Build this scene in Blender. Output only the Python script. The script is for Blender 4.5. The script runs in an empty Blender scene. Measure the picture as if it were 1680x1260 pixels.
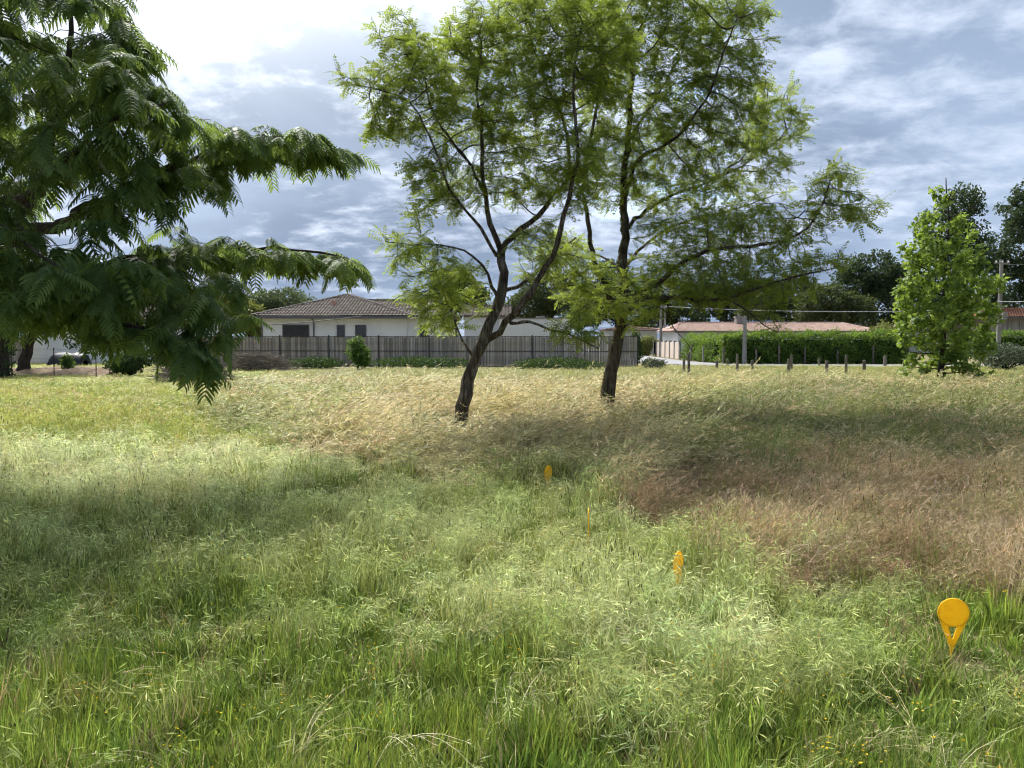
import bpy, math, random
import numpy as np
from mathutils import Vector, Matrix
from mathutils.geometry import tessellate_polygon

rng = np.random.default_rng(7)
random.seed(7)
R = math.radians
scene = bpy.context.scene
C = scene.collection

# ------------------------------------------------------------------ camera
CAM_H, FPX, HORIZON = 1.6, 1262.0, 555.0
PITCH = math.atan((630 - HORIZON) / FPX)
cam = bpy.data.cameras.new('camera')
cam.sensor_width = 36
cam.lens = 36 * FPX / 1680
cam.clip_start, cam.clip_end = 0.05, 3000
cam_o = bpy.data.objects.new('camera', cam)
C.objects.link(cam_o)
cam_o.location = (0, 0, CAM_H)
cam_o.rotation_euler = (math.pi / 2 - PITCH, 0, 0)
scene.camera = cam_o

# ------------------------------------------------------------------ sky, sun, exposure
SUN_AZ, SUN_EL = -28.0, 50.0        # degrees; azimuth measured from the view direction, left is negative
sun_dir = Vector((math.sin(R(SUN_AZ)) * math.cos(R(SUN_EL)), math.cos(R(SUN_AZ)) * math.cos(R(SUN_EL)), math.sin(R(SUN_EL))))
scene.view_settings.view_transform = 'Standard'
scene.view_settings.look = 'None'
scene.view_settings.gamma = 1
scene.view_settings.use_curve_mapping = False
scene.view_settings.exposure = 1.2
world = bpy.data.worlds.new('World')
scene.world = world
world.use_nodes = True


def build_world():
    nt = world.node_tree
    nt.nodes.clear()
    N, L = nt.nodes.new, nt.links.new
    out = N('ShaderNodeOutputWorld')
    bg = N('ShaderNodeBackground')
    bg.inputs['Strength'].default_value = 0.10
    L(bg.outputs[0], out.inputs['Surface'])
    sky = N('ShaderNodeTexSky')
    sky.sky_type = 'NISHITA'
    sky.sun_disc = False
    sky.sun_elevation = R(SUN_EL)
    sky.sun_rotation = R(SUN_AZ)
    sky.air_density, sky.dust_density, sky.ozone_density = 1.0, 0.6, 1.5
    tc = N('ShaderNodeTexCoord')
    sep = N('ShaderNodeSeparateXYZ')
    L(tc.outputs['Generated'], sep.inputs[0])

    def math_(op, a, b=None, clamp=False):
        m = N('ShaderNodeMath')
        m.operation = op
        m.use_clamp = clamp
        for i, v in enumerate((a, b)):
            if v is None:
                continue
            if isinstance(v, (int, float)):
                m.inputs[i].default_value = v
            else:
                L(v, m.inputs[i])
        return m.outputs[0]

    def mixc(f, a, b):
        m = N('ShaderNodeMix')
        m.data_type = 'RGBA'
        if isinstance(f, (int, float)):
            m.inputs[0].default_value = f
        else:
            L(f, m.inputs[0])
        for s, v in ((6, a), (7, b)):
            if isinstance(v, tuple):
                m.inputs[s].default_value = (*v, 1)
            else:
                L(v, m.inputs[s])
        return m.outputs[2]

    def ramp(v, lo, hi):
        m = N('ShaderNodeMapRange')
        m.interpolation_type = 'SMOOTHSTEP'
        L(v, m.inputs[0])
        m.inputs[1].default_value, m.inputs[2].default_value = lo, hi
        return m.outputs[0]
    z = math_('ADD', math_('MAXIMUM', sep.outputs[2], 0.0), 0.24)
    comb = N('ShaderNodeCombineXYZ')
    L(math_('DIVIDE', sep.outputs[0], z), comb.inputs[0])
    L(math_('DIVIDE', sep.outputs[1], z), comb.inputs[1])

    def noise(scale, detail, rough, off, dist=0.0, stretch=(1, 1, 1)):
        mp = N('ShaderNodeMapping')
        mp.inputs['Location'].default_value = off
        mp.inputs['Scale'].default_value = stretch
        mp.inputs['Rotation'].default_value = (0, 0, 0.35)
        L(comb.outputs[0], mp.inputs[0])
        n = N('ShaderNodeTexNoise')
        n.inputs['Scale'].default_value = scale
        n.inputs['Detail'].default_value = detail
        n.inputs['Roughness'].default_value = rough
        n.inputs['Distortion'].default_value = dist
        L(mp.outputs[0], n.inputs[0])
        return n.outputs[0]
    big = noise(0.9, 8, 0.60, (3.1, 1.7, 0.0), 0.2)
    rip = noise(4.2, 8, 0.58, (0.3, 5.2, 1.0), 0.3, (0.95, 1.05, 1))
    fine = noise(8.0, 8, 0.62, (2.3, 0.2, 4.0), 0.3, (0.9, 1.1, 1))
    dens = math_('ADD', math_('MULTIPLY', big, 0.60), math_('MULTIPLY', rip, 0.40))
    cover = ramp(dens, 0.33, 0.41)
    # how thick the cloud is decides how grey it is; thin cloud is white
    thick = ramp(math_('ADD', math_('MULTIPLY', dens, 0.72), math_('MULTIPLY', fine, 0.28)), 0.39, 0.54)
    dot = N('ShaderNodeVectorMath')
    dot.operation = 'DOT_PRODUCT'
    L(tc.outputs['Generated'], dot.inputs[0])
    dot.inputs[1].default_value = sun_dir
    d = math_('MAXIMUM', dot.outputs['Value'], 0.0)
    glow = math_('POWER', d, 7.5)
    fill_glow = math_('POWER', d, 26.0)  # strong lobe near the sun, mostly out of view, added for soft fill light
    grey = mixc(ramp(sep.outputs[2], 0.0, 0.5), (2.3, 2.9, 3.85), (1.35, 1.8, 2.6))
    white = (3.3, 3.75, 4.6)
    heavy = ramp(noise(0.7, 5, 0.55, (7.7, 2.9, 2.0), 0.2), 0.40, 0.62)
    base = mixc(thick, white, mixc(heavy, grey, (1.15, 1.55, 2.25)))
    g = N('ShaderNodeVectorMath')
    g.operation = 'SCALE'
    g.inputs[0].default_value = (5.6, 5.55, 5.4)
    L(math_('ADD', math_('MULTIPLY', glow, math_('SUBTRACT', 1.7, math_('MULTIPLY', thick, 1.1))), math_('MULTIPLY', fill_glow, 17.0)), g.inputs['Scale'])
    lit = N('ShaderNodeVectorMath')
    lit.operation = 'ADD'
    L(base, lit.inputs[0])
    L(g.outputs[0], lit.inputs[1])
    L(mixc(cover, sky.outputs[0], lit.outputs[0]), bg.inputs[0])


build_world()
sl = bpy.data.lights.new('sun', 'SUN')
sl.energy = 2.1
sl.angle = R(14.0)
sl.color = (1.0, 0.955, 0.87)
so = bpy.data.objects.new('sun', sl)
C.objects.link(so)
so.location = (-20, 20, 30)
so.rotation_euler = (-sun_dir).to_track_quat('-Z', 'Y').to_euler()

scene.render.engine = 'CYCLES'
scene.cycles.use_denoising = True
scene.cycles.filter_width = 1.15
scene.cycles.use_adaptive_sampling = True
scene.cycles.adaptive_threshold = 0.03
scene.cycles.max_bounces = 4
scene.cycles.diffuse_bounces = 2
scene.cycles.transmission_bounces = 4
scene.cycles.glossy_bounces = 2
scene.cycles.transparent_max_bounces = 4
scene.cycles.caustics_reflective = scene.cycles.caustics_refractive = False

# ------------------------------------------------------------------ geometry of the view (used to place things at real sizes)
_f = np.array((0, math.cos(PITCH), -math.sin(PITCH)))
_u = np.array((0, math.sin(PITCH), math.cos(PITCH)))


def P(px, py, d):
    """world point seen at pixel (px, py) of the photograph, d metres ahead"""
    v = np.array((1.0, 0, 0)) * (px - 840) / FPX + _u * (630 - py) / FPX + _f
    v = v * (d / v[1])
    return np.array((v[0], v[1], v[2] + CAM_H))


def XG(px, d):
    return (px - 840) / FPX * d


def proj(p):
    q = p - np.array((0, 0, CAM_H))
    dep = q @ _f
    return 840 + FPX * q[..., 0] / dep, 630 - FPX * (q @ _u) / dep


# ------------------------------------------------------------------ mesh helpers
class MB:
    def __init__(s):
        s.v, s.t, s.q, s.n, s.tm, s.qm, s.a = [], [], [], 0, [], [], []

    def add(s, v, tris=None, quads=None, m=0, a=None):
        v = np.asarray(v, float).reshape(-1, 3)
        s.v.append(v)
        s.a.append(np.full(len(v), 0.5) if a is None else np.broadcast_to(a, (len(v),)))
        if tris is not None and len(tris):
            t = np.asarray(tris, int).reshape(-1, 3) + s.n
            s.t.append(t)
            s.tm.append(np.full(len(t), m))
        if quads is not None and len(quads):
            q = np.asarray(quads, int).reshape(-1, 4) + s.n
            s.q.append(q)
            s.qm.append(np.full(len(q), m))
        s.n += len(v)
        return s

    def box(s, lo, hi, m=0):
        (x0, y0, z0), (x1, y1, z1) = lo, hi
        v = [(x0, y0, z0), (x1, y0, z0), (x1, y1, z0), (x0, y1, z0), (x0, y0, z1), (x1, y0, z1), (x1, y1, z1), (x0, y1, z1)]
        return s.add(v, quads=[(0, 3, 2, 1), (4, 5, 6, 7), (0, 1, 5, 4), (1, 2, 6, 5), (2, 3, 7, 6), (3, 0, 4, 7)], m=m)

    def prism(s, poly, y0, y1, m=0):
        """poly in (x, z), extruded along y"""
        n = len(poly)
        v = [(x, y0, z) for x, z in poly] + [(x, y1, z) for x, z in poly]
        q = [(i, (i + 1) % n, n + (i + 1) % n, n + i) for i in range(n)]
        s.add(v, quads=q, m=m)
        tri = tessellate_polygon([[Vector((x, z, 0)) for x, z in poly]])
        t = [(c, b, a) for a, b, c in tri] + [(n + a, n + b, n + c) for a, b, c in tri]
        return s.add(v, tris=t, m=m)

    def tube(s, pts, rad, sides=6, m=0, cap=True, bump=0.0):
        pts = np.asarray(pts, float)
        n = len(pts)
        rad = np.broadcast_to(np.asarray(rad, float), (n,))
        tan = np.gradient(pts, axis=0)
        tan /= np.linalg.norm(tan, axis=1, keepdims=True) + 1e-9
        ref = np.array((1.0, 0, 0)) if abs(tan[0][0]) < 0.8 else np.array((0, 1.0, 0))
        ang = np.arange(sides) * 2 * math.pi / sides
        ca, sa = np.cos(ang)[:, None], np.sin(ang)[:, None]
        V = np.empty((n, sides, 3))
        u = ref
        for i in range(n):
            u = u - tan[i] * (u @ tan[i])
            u /= np.linalg.norm(u) + 1e-9
            w = np.cross(tan[i], u)
            rr = rad[i]
            if bump:
                rr = rr * (1 + bump * rng.uniform(-1, 1, (sides, 1)))
            V[i] = pts[i] + rr * (ca * u + sa * w)
        idx = np.arange(n * sides).reshape(n, sides)
        a, b = idx[:-1], idx[1:]
        q = np.stack((a, np.roll(a, -1, 1), np.roll(b, -1, 1), b), -1).reshape(-1, 4)
        V = V.reshape(-1, 3)
        t = []
        if cap:
            V = np.vstack((V, pts[:1], pts[-1:]))
            k = n * sides
            t = [((i + 1) % sides, i, k) for i in range(sides)] + [(k - sides + i, k - sides + (i + 1) % sides, k + 1) for i in range(sides)]
        return s.add(V, tris=t, quads=q, m=m)

    def mesh(s, name, mats, smooth=False):
        V = np.vstack(s.v)
        me = bpy.data.meshes.new(name)
        me.vertices.add(len(V))
        me.vertices.foreach_set('co', V.astype(np.float32).ravel())
        T = np.vstack(s.t) if s.t else np.zeros((0, 3), int)
        Q = np.vstack(s.q) if s.q else np.zeros((0, 4), int)
        loops = np.concatenate((T.ravel(), Q.ravel())).astype(np.int32)
        me.loops.add(len(loops))
        me.loops.foreach_set('vertex_index', loops)
        st = np.concatenate((np.arange(len(T)) * 3, len(T) * 3 + np.arange(len(Q)) * 4)).astype(np.int32)
        me.polygons.add(len(st))
        me.polygons.foreach_set('loop_start', st)
        mi = np.concatenate(([np.concatenate(s.tm)] if s.tm else []) + ([np.concatenate(s.qm)] if s.qm else [])).astype(np.int32)
        for mt in (mats if isinstance(mats, (list, tuple)) else [mats]):
            me.materials.append(mt)
        me.polygons.foreach_set('material_index', mi)
        me.polygons.foreach_set('use_smooth', np.full(len(st), smooth))
        at = me.attributes.new('rnd', 'FLOAT', 'POINT')
        at.data.foreach_set('value', np.concatenate(s.a).astype(np.float32))
        me.update(calc_edges=True)
        return me

    def build(s, name, mats, parent=None, smooth=False, **kw):
        return link(name, s.mesh(name, mats, smooth), parent, **kw)


def link(name, me, parent=None, label=None, cat=None, group=None, kind=None):
    o = bpy.data.objects.new(name, me)
    C.objects.link(o)
    if parent is not None:
        o.parent = parent
        # meshes are built in world coordinates; keep them there
        o.matrix_parent_inverse = parent_inv(parent)
    for k, v in (('label', label), ('category', cat), ('group', group), ('kind', kind)):
        if v:
            o[k] = v
    return o


def parent_inv(p):
    m = Matrix.Translation(p.location) @ p.rotation_euler.to_matrix().to_4x4()
    if p.parent is not None:
        m = Matrix.Translation(p.parent.location) @ p.parent.rotation_euler.to_matrix().to_4x4() @ p.matrix_parent_inverse @ m
    return m.inverted()


def thing(name, label, cat, loc=(0, 0, 0), group=None):
    o = bpy.data.objects.new(name, None)
    C.objects.link(o)
    o.location = [float(c) for c in loc]
    o.empty_display_size = 0.2
    o['label'], o['category'] = label, cat
    if group:
        o['group'] = group
    return o


# ------------------------------------------------------------------ materials
def new_mat(name):
    m = bpy.data.materials.new(name)
    m.use_nodes = True
    nt = m.node_tree
    nt.nodes.clear()
    out = nt.nodes.new('ShaderNodeOutputMaterial')
    return m, nt, out


def nnode(nt, t, **kw):
    n = nt.nodes.new(t)
    for k, v in kw.items():
        setattr(n, k, v)
    return n


def noise_node(nt, scale, detail=5, rough=0.55, stretch=None, coord='Object'):
    tc = nt.nodes.new('ShaderNodeTexCoord')
    n = nt.nodes.new('ShaderNodeTexNoise')
    n.inputs['Scale'].default_value = scale
    n.inputs['Detail'].default_value = detail
    n.inputs['Roughness'].default_value = rough
    if stretch:
        mp = nt.nodes.new('ShaderNodeMapping')
        mp.inputs['Scale'].default_value = stretch
        nt.links.new(tc.outputs[coord], mp.inputs[0])
        nt.links.new(mp.outputs[0], n.inputs[0])
    else:
        nt.links.new(tc.outputs[coord], n.inputs[0])
    return n


def ramp_node(nt, src, stops):
    r = nt.nodes.new('ShaderNodeValToRGB')
    e = r.color_ramp.elements
    while len(e) < len(stops):
        e.new(0.5)
    for el, (p, c) in zip(e, stops):
        el.position = p
        el.color = (*c, 1)
    nt.links.new(src, r.inputs[0])
    return r


def surf_mat(name, stops, scale=4, detail=6, rough=0.9, stretch=None, bump=0.3, bscale=None, bdist=0.02, spec=0.2, objrand=0.0, metallic=0.0, bstretch=None):
    m, nt, out = new_mat(name)
    b = nt.nodes.new('ShaderNodeBsdfPrincipled')
    b.inputs['Roughness'].default_value = rough
    b.inputs['Specular IOR Level'].default_value = spec
    b.inputs['Metallic'].default_value = metallic
    n = noise_node(nt, scale, detail, 0.6, stretch)
    r = ramp_node(nt, n.outputs[0], stops)
    col = r.outputs[0]
    if objrand:
        oi = nt.nodes.new('ShaderNodeObjectInfo')
        mr = nnode(nt, 'ShaderNodeMapRange')
        mr.inputs[3].default_value, mr.inputs[4].default_value = 1 - objrand, 1 + objrand
        nt.links.new(oi.outputs['Random'], mr.inputs[0])
        hs = nt.nodes.new('ShaderNodeHueSaturation')
        nt.links.new(mr.outputs[0], hs.inputs['Value'])
        nt.links.new(col, hs.inputs['Color'])
        col = hs.outputs[0]
    nt.links.new(col, b.inputs['Base Color'])
    if bump:
        bn = noise_node(nt, bscale or scale * 3, 6, 0.65, bstretch or stretch)
        bp = nt.nodes.new('ShaderNodeBump')
        bp.inputs['Strength'].default_value = bump
        bp.inputs['Distance'].default_value = bdist
        nt.links.new(bn.outputs[0], bp.inputs['Height'])
        nt.links.new(bp.outputs[0], b.inputs['Normal'])
    nt.links.new(b.outputs[0], out.inputs['Surface'])
    return m


def leaf_mat(name, dark, light, trans, tfac=0.45, gloss=0.25):
    """leaf colour varies from leaf to leaf by the attribute rnd"""
    m, nt, out = new_mat(name)
    at = nnode(nt, 'ShaderNodeAttribute', attribute_name='rnd')
    r = ramp_node(nt, at.outputs['Fac'], [(0.0, dark), (1.0, light)])
    b = nt.nodes.new('ShaderNodeBsdfPrincipled')
    b.inputs['Roughness'].default_value = 0.5
    b.inputs['Specular IOR Level'].default_value = gloss
    nt.links.new(r.outputs[0], b.inputs['Base Color'])
    t = nt.nodes.new('ShaderNodeBsdfTranslucent')
    mx = nnode(nt, 'ShaderNodeMix', data_type='RGBA')
    mx.inputs[0].default_value = 0.5
    nt.links.new(r.outputs[0], mx.inputs[6])
    mx.inputs[7].default_value = (*trans, 1)
    nt.links.new(mx.outputs[2], t.inputs['Color'])
    ms = nt.nodes.new('ShaderNodeMixShader')
    ms.inputs[0].default_value = tfac
    nt.links.new(b.outputs[0], ms.inputs[1])
    nt.links.new(t.outputs[0], ms.inputs[2])
    nt.links.new(ms.outputs[0], out.inputs['Surface'])
    return m


def grass_mat(name, mul=(1, 1, 1), tfac=0.45, rough=0.55):
    """blade colour comes from the tuft (attribute tint on the instance) with a little change from blade to blade"""
    m, nt, out = new_mat(name)
    at = nnode(nt, 'ShaderNodeAttribute', attribute_name='tint', attribute_type='INSTANCER')
    av = nnode(nt, 'ShaderNodeAttribute', attribute_name='rnd')
    hs = nt.nodes.new('ShaderNodeHueSaturation')
    mr = nnode(nt, 'ShaderNodeMapRange')
    mr.inputs[3].default_value, mr.inputs[4].default_value = 0.55, 1.5
    nt.links.new(av.outputs['Fac'], mr.inputs[0])
    nt.links.new(mr.outputs[0], hs.inputs['Value'])
    mh = nnode(nt, 'ShaderNodeMapRange')
    mh.inputs[3].default_value, mh.inputs[4].default_value = 0.515, 0.485
    nt.links.new(av.outputs['Fac'], mh.inputs[0])
    nt.links.new(mh.outputs[0], hs.inputs['Hue'])
    mx = nnode(nt, 'ShaderNodeMix', data_type='RGBA', blend_type='MULTIPLY')
    mx.inputs[0].default_value = 1
    nt.links.new(at.outputs['Color'], mx.inputs[6])
    mx.inputs[7].default_value = (*mul, 1)
    nt.links.new(mx.outputs[2], hs.inputs['Color'])
    b = nt.nodes.new('ShaderNodeBsdfPrincipled')
    b.inputs['Roughness'].default_value = rough
    b.inputs['Specular IOR Level'].default_value = 0.25
    nt.links.new(hs.outputs[0], b.inputs['Base Color'])
    t = nt.nodes.new('ShaderNodeBsdfTranslucent')
    nt.links.new(hs.outputs[0], t.inputs['Color'])
    ms = nt.nodes.new('ShaderNodeMixShader')
    ms.inputs[0].default_value = tfac
    nt.links.new(b.outputs[0], ms.inputs[1])
    nt.links.new(t.outputs[0], ms.inputs[2])
    nt.links.new(ms.outputs[0], out.inputs['Surface'])
    return m


M = {}
M['soil'] = surf_mat('soil', [(0.25, (0.085, 0.072, 0.036)), (0.5, (0.15, 0.135, 0.06)), (0.75, (0.23, 0.20, 0.10))], 3.5, 10, 0.95, bump=0.6, bscale=30)
M['asphalt'] = surf_mat('asphalt', [(0.3, (0.19, 0.19, 0.20)), (0.7, (0.27, 0.27, 0.275))], 2.0, 8, 0.85, bump=0.2, bscale=80)
M['bark'] = surf_mat('bark', [(0.32, (0.022, 0.018, 0.014)), (0.48, (0.075, 0.063, 0.050)), (0.60, (0.14, 0.125, 0.105)), (0.74, (0.30, 0.295, 0.26))], 26, 8, 0.95, (1, 1, 0.16), 1.0, 34, 0.05, 0.1, bstretch=(1, 1, 0.14))
M['bark_moss'] = surf_mat('bark_moss', [(0.32, (0.022, 0.018, 0.013)), (0.48, (0.07, 0.058, 0.044)), (0.62, (0.12, 0.105, 0.085)), (0.78, (0.22, 0.21, 0.17))], 24, 8, 0.95, (1, 1, 0.16), 1.0, 34, 0.05, 0.1, bstretch=(1, 1, 0.14))
M['moss'] = surf_mat('moss', [(0.3, (0.10, 0.10, 0.02)), (0.7, (0.26, 0.23, 0.04))], 14, 6, 1.0, bump=1.0, bscale=60)
M['twig'] = surf_mat('twig', [(0.3, (0.035, 0.028, 0.022)), (0.6, (0.10, 0.09, 0.075)), (0.8, (0.22, 0.22, 0.18))], 12, 6, 0.95, bump=0.5)
M['bark_dark'] = surf_mat('bark_dark', [(0.3, (0.022, 0.018, 0.015)), (0.7, (0.075, 0.062, 0.05))], 8, 6, 0.95, (1, 1, 0.4), 0.8, 20)
M['locust'] = leaf_mat('locust_leaf', (0.065, 0.112, 0.022), (0.200, 0.270, 0.046), (0.46, 0.55, 0.07), 0.52, 0.12)
M['mimosa'] = leaf_mat('mimosa_leaf', (0.044, 0.092, 0.034), (0.120, 0.182, 0.052), (0.36, 0.47, 0.07), 0.45, 0.12)
M['sweetgum'] = leaf_mat('sweetgum_leaf', (0.075, 0.140, 0.024), (0.21, 0.30, 0.055), (0.42, 0.54, 0.06), 0.44, 0.35)
M['hedge_leaf'] = leaf_mat('hedge_leaf', (0.050, 0.110, 0.018), (0.150, 0.240, 0.035), (0.32, 0.46, 0.04), 0.35, 0.3)
M['oak'] = leaf_mat('oak_leaf', (0.032, 0.055, 0.028), (0.075, 0.108, 0.048), (0.13, 0.18, 0.05), 0.25, 0.1)
M['midtree'] = leaf_mat('midtree_leaf', (0.042, 0.062, 0.026), (0.095, 0.120, 0.045), (0.16, 0.2, 0.04), 0.28)
M['hazytree'] = leaf_mat('hazytree_leaf', (0.075, 0.105, 0.055), (0.14, 0.175, 0.085), (0.2, 0.26, 0.08), 0.28)  # distance haze is put into the paler leaf colour
M['yellowtree'] = leaf_mat('yellowtree_leaf', (0.10, 0.12, 0.03), (0.20, 0.22, 0.06), (0.3, 0.32, 0.06), 0.3)
M['shrub'] = leaf_mat('shrub_leaf', (0.022, 0.044, 0.018), (0.060, 0.098, 0.030), (0.12, 0.20, 0.03), 0.25, 0.1)
M['greyshrub'] = leaf_mat('greyshrub_leaf', (0.055, 0.070, 0.045), (0.12, 0.14, 0.085), (0.14, 0.18, 0.07), 0.25)
M['laurel'] = leaf_mat('laurel_leaf', (0.030, 0.075, 0.015), (0.10, 0.18, 0.03), (0.25, 0.38, 0.04), 0.35, 0.45)
M['redleaf'] = leaf_mat('red_leaf', (0.10, 0.035, 0.03), (0.22, 0.07, 0.06), (0.3, 0.08, 0.05), 0.3)
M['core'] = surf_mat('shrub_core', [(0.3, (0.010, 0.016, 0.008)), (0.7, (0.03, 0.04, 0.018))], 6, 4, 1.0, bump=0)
M['fence_board'] = surf_mat('fence_board', [(0.25, (0.16, 0.135, 0.112)), (0.5, (0.30, 0.262, 0.22)), (0.75, (0.42, 0.375, 0.32))], 5, 6, 0.9, (9, 9, 0.7), 0.4, 20, 0.005, 0.1, objrand=0.34, bstretch=(4, 4, 0.2))
M['fence_metal'] = surf_mat('fence_metal', [(0.3, (0.035, 0.038, 0.038)), (0.7, (0.06, 0.064, 0.062))], 8, 4, 0.6, bump=0.1, spec=0.4)
M['render_white'] = surf_mat('render_white', [(0.25, (0.66, 0.66, 0.65)), (0.6, (0.80, 0.80, 0.79))], 0.8, 8, 0.9, bump=0.15, bscale=40)
M['render_grey'] = surf_mat('render_grey', [(0.25, (0.42, 0.42, 0.41)), (0.6, (0.56, 0.56, 0.55))], 0.8, 8, 0.9, bump=0.15, bscale=40)
M['tile_brown'] = surf_mat('tile_brown', [(0.25, (0.062, 0.050, 0.042)), (0.5, (0.125, 0.102, 0.086)), (0.78, (0.26, 0.222, 0.188))], 3.4, 8, 0.85, bump=0.3, bscale=30)
M['tile_pink'] = surf_mat('tile_pink', [(0.25, (0.26, 0.17, 0.14)), (0.5, (0.43, 0.30, 0.25)), (0.78, (0.58, 0.44, 0.37))], 2.2, 8, 0.85, bump=0.3, bscale=30)
M['tile_orange'] = surf_mat('tile_orange', [(0.25, (0.34, 0.15, 0.09)), (0.6, (0.48, 0.23, 0.14))], 2.6, 8, 0.85, bump=0.3, bscale=30)
M['tile_grey'] = surf_mat('tile_grey', [(0.25, (0.25, 0.21, 0.17)), (0.6, (0.36, 0.31, 0.26))], 2.6, 8, 0.85, bump=0.3, bscale=30)
M['terracotta'] = surf_mat('terracotta', [(0.3, (0.50, 0.26, 0.20)), (0.7, (0.58, 0.33, 0.26))], 5, 4, 0.8)
M['shutter'] = surf_mat('shutter', [(0.3, (0.045, 0.045, 0.05)), (0.7, (0.065, 0.065, 0.07))], 5, 3, 0.6, bump=0.05)
M['glass'] = surf_mat('window_glass', [(0.3, (0.012, 0.014, 0.017)), (0.7, (0.02, 0.022, 0.026))], 3, 2, 0.12, bump=0, spec=0.6)
M['gutter'] = surf_mat('gutter', [(0.3, (0.10, 0.10, 0.105)), (0.7, (0.15, 0.15, 0.155))], 5, 3, 0.6, bump=0.05)
M['trim_white'] = surf_mat('trim_white', [(0.3, (0.72, 0.72, 0.70)), (0.7, (0.80, 0.80, 0.78))], 3, 3, 0.7, bump=0.05)
M['block'] = surf_mat('block_wall', [(0.25, (0.60, 0.60, 0.585)), (0.7, (0.74, 0.74, 0.72))], 1.2, 8, 0.95, bump=0.3, bscale=50)
M['concrete'] = surf_mat('concrete', [(0.25, (0.16, 0.155, 0.14)), (0.6, (0.27, 0.26, 0.24))], 3, 8, 0.9, (1, 1, 0.4), 0.3, 30)
M['post_wood'] = surf_mat('post_wood', [(0.25, (0.055, 0.045, 0.036)), (0.5, (0.14, 0.12, 0.10)), (0.75, (0.25, 0.225, 0.19))], 8, 6, 0.95, (5, 5, 0.6), 0.6, 20, 0.01, 0.1, objrand=0.35)
M['barn_wood'] = surf_mat('barn_wood', [(0.25, (0.20, 0.18, 0.16)), (0.5, (0.33, 0.30, 0.27)), (0.75, (0.44, 0.41, 0.37))], 4, 6, 0.9, (6, 6, 0.4), 0.3, objrand=0.2)
M['pink_wall'] = surf_mat('pink_wall', [(0.25, (0.50, 0.40, 0.34)), (0.7, (0.62, 0.52, 0.45))], 1.5, 6, 0.9, bump=0.2)
M['cable'] = surf_mat('cable', [(0.3, (0.05, 0.05, 0.05)), (0.7, (0.08, 0.08, 0.08))], 5, 2, 0.6, bump=0)
M['cable_pale'] = surf_mat('cable_pale', [(0.3, (0.40, 0.41, 0.42)), (0.7, (0.5, 0.51, 0.52))], 5, 2, 0.5, bump=0)
M['tarp'] = surf_mat('tarp', [(0.3, (0.015, 0.017, 0.02)), (0.7, (0.03, 0.033, 0.038))], 3, 5, 0.5, bump=0.4, spec=0.15)
M['stick'] = surf_mat('stick', [(0.3, (0.09, 0.07, 0.055)), (0.6, (0.20, 0.17, 0.14)), (0.8, (0.30, 0.27, 0.24))], 6, 5, 0.95, bump=0.4)
M['litter'] = surf_mat('leaf_litter', [(0.25, (0.08, 0.055, 0.035)), (0.5, (0.16, 0.115, 0.075)), (0.75, (0.26, 0.20, 0.14))], 5, 10, 1.0, bump=1.0, bscale=25)
M['yellow'] = None      # made below: thin translucent plastic, scuffed
M['ridge'] = M['tile_brown']
def plastic_mat():
    m, nt, out = new_mat('yellow_plastic')
    n = noise_node(nt, 38, 8, 0.7)
    r = ramp_node(nt, n.outputs[0], [(0.28, (0.62, 0.36, 0.05)), (0.40, (0.93, 0.64, 0.035)), (0.62, (0.96, 0.68, 0.036)), (0.74, (0.95, 0.66, 0.10))])
    b = nt.nodes.new('ShaderNodeBsdfPrincipled')
    b.inputs['Roughness'].default_value = 0.45
    nt.links.new(r.outputs[0], b.inputs['Base Color'])
    t = nt.nodes.new('ShaderNodeBsdfTranslucent')
    nt.links.new(r.outputs[0], t.inputs['Color'])
    ms = nt.nodes.new('ShaderNodeMixShader')
    ms.inputs[0].default_value = 0.5
    nt.links.new(b.outputs[0], ms.inputs[1])
    nt.links.new(t.outputs[0], ms.inputs[2])
    nt.links.new(ms.outputs[0], out.inputs['Surface'])
    return m


M['yellow'] = plastic_mat()
G_LEAF = grass_mat('grass_blade')
G_SEED = grass_mat('grass_seed', (1.28, 1.25, 1.30), 0.30)
G_BASE = grass_mat('grass_dry', (1.30, 1.08, 0.85), 0.3)

# ------------------------------------------------------------------ the ground and the street
def ground_z(x, y):
    x, y = np.asarray(x, float), np.asarray(y, float)
    return (0.035 * np.sin(x * 0.55 + 1.0) * np.cos(y * 0.42) + 0.03 * np.sin(x * 0.23 - y * 0.31)) * np.clip((45 - y) / 8, 0, 1)


def build_ground():
    xs = np.concatenate(([-1500, -600, -250, -120, -70], np.arange(-45, 46, 1.0), [70, 120, 250, 600, 1500]))
    ys = np.concatenate(([-1500, -300, -60, -20, -8], np.arange(-4, 60, 1.0), [70, 90, 130, 250, 600, 1500]))
    X, Y = np.meshgrid(xs, ys)
    Z = ground_z(X, Y)
    idx = np.arange(X.size).reshape(X.shape)
    q = np.stack((idx[:-1, :-1], idx[:-1, 1:], idx[1:, 1:], idx[1:, :-1]), -1).reshape(-1, 4)
    MB().add(np.stack((X, Y, Z), -1), quads=q).build('ground', M['soil'], smooth=True, kind='structure')
    # side street running away to the right of the fence, with a bend along the verge
    L_, R_ = [], []
    for x, y in ((7.4, 110), (7.4, 70), (7.5, 54), (8.6, 48.4), (11.5, 44.0), (20, 42.6), (60, 42.0)):
        L_.append((x, y, 0.03))
    for x, y in ((12.0, 110), (12.0, 70), (12.0, 54), (12.4, 50.5), (14.0, 47.6), (20, 46.6), (60, 46.0)):
        R_.append((x, y, 0.03))
    n = len(L_)
    MB().add(L_ + R_, quads=[(i, i + 1, n + i + 1, n + i) for i in range(n - 1)]).build('road', M['asphalt'], kind='structure')


build_ground()

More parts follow.
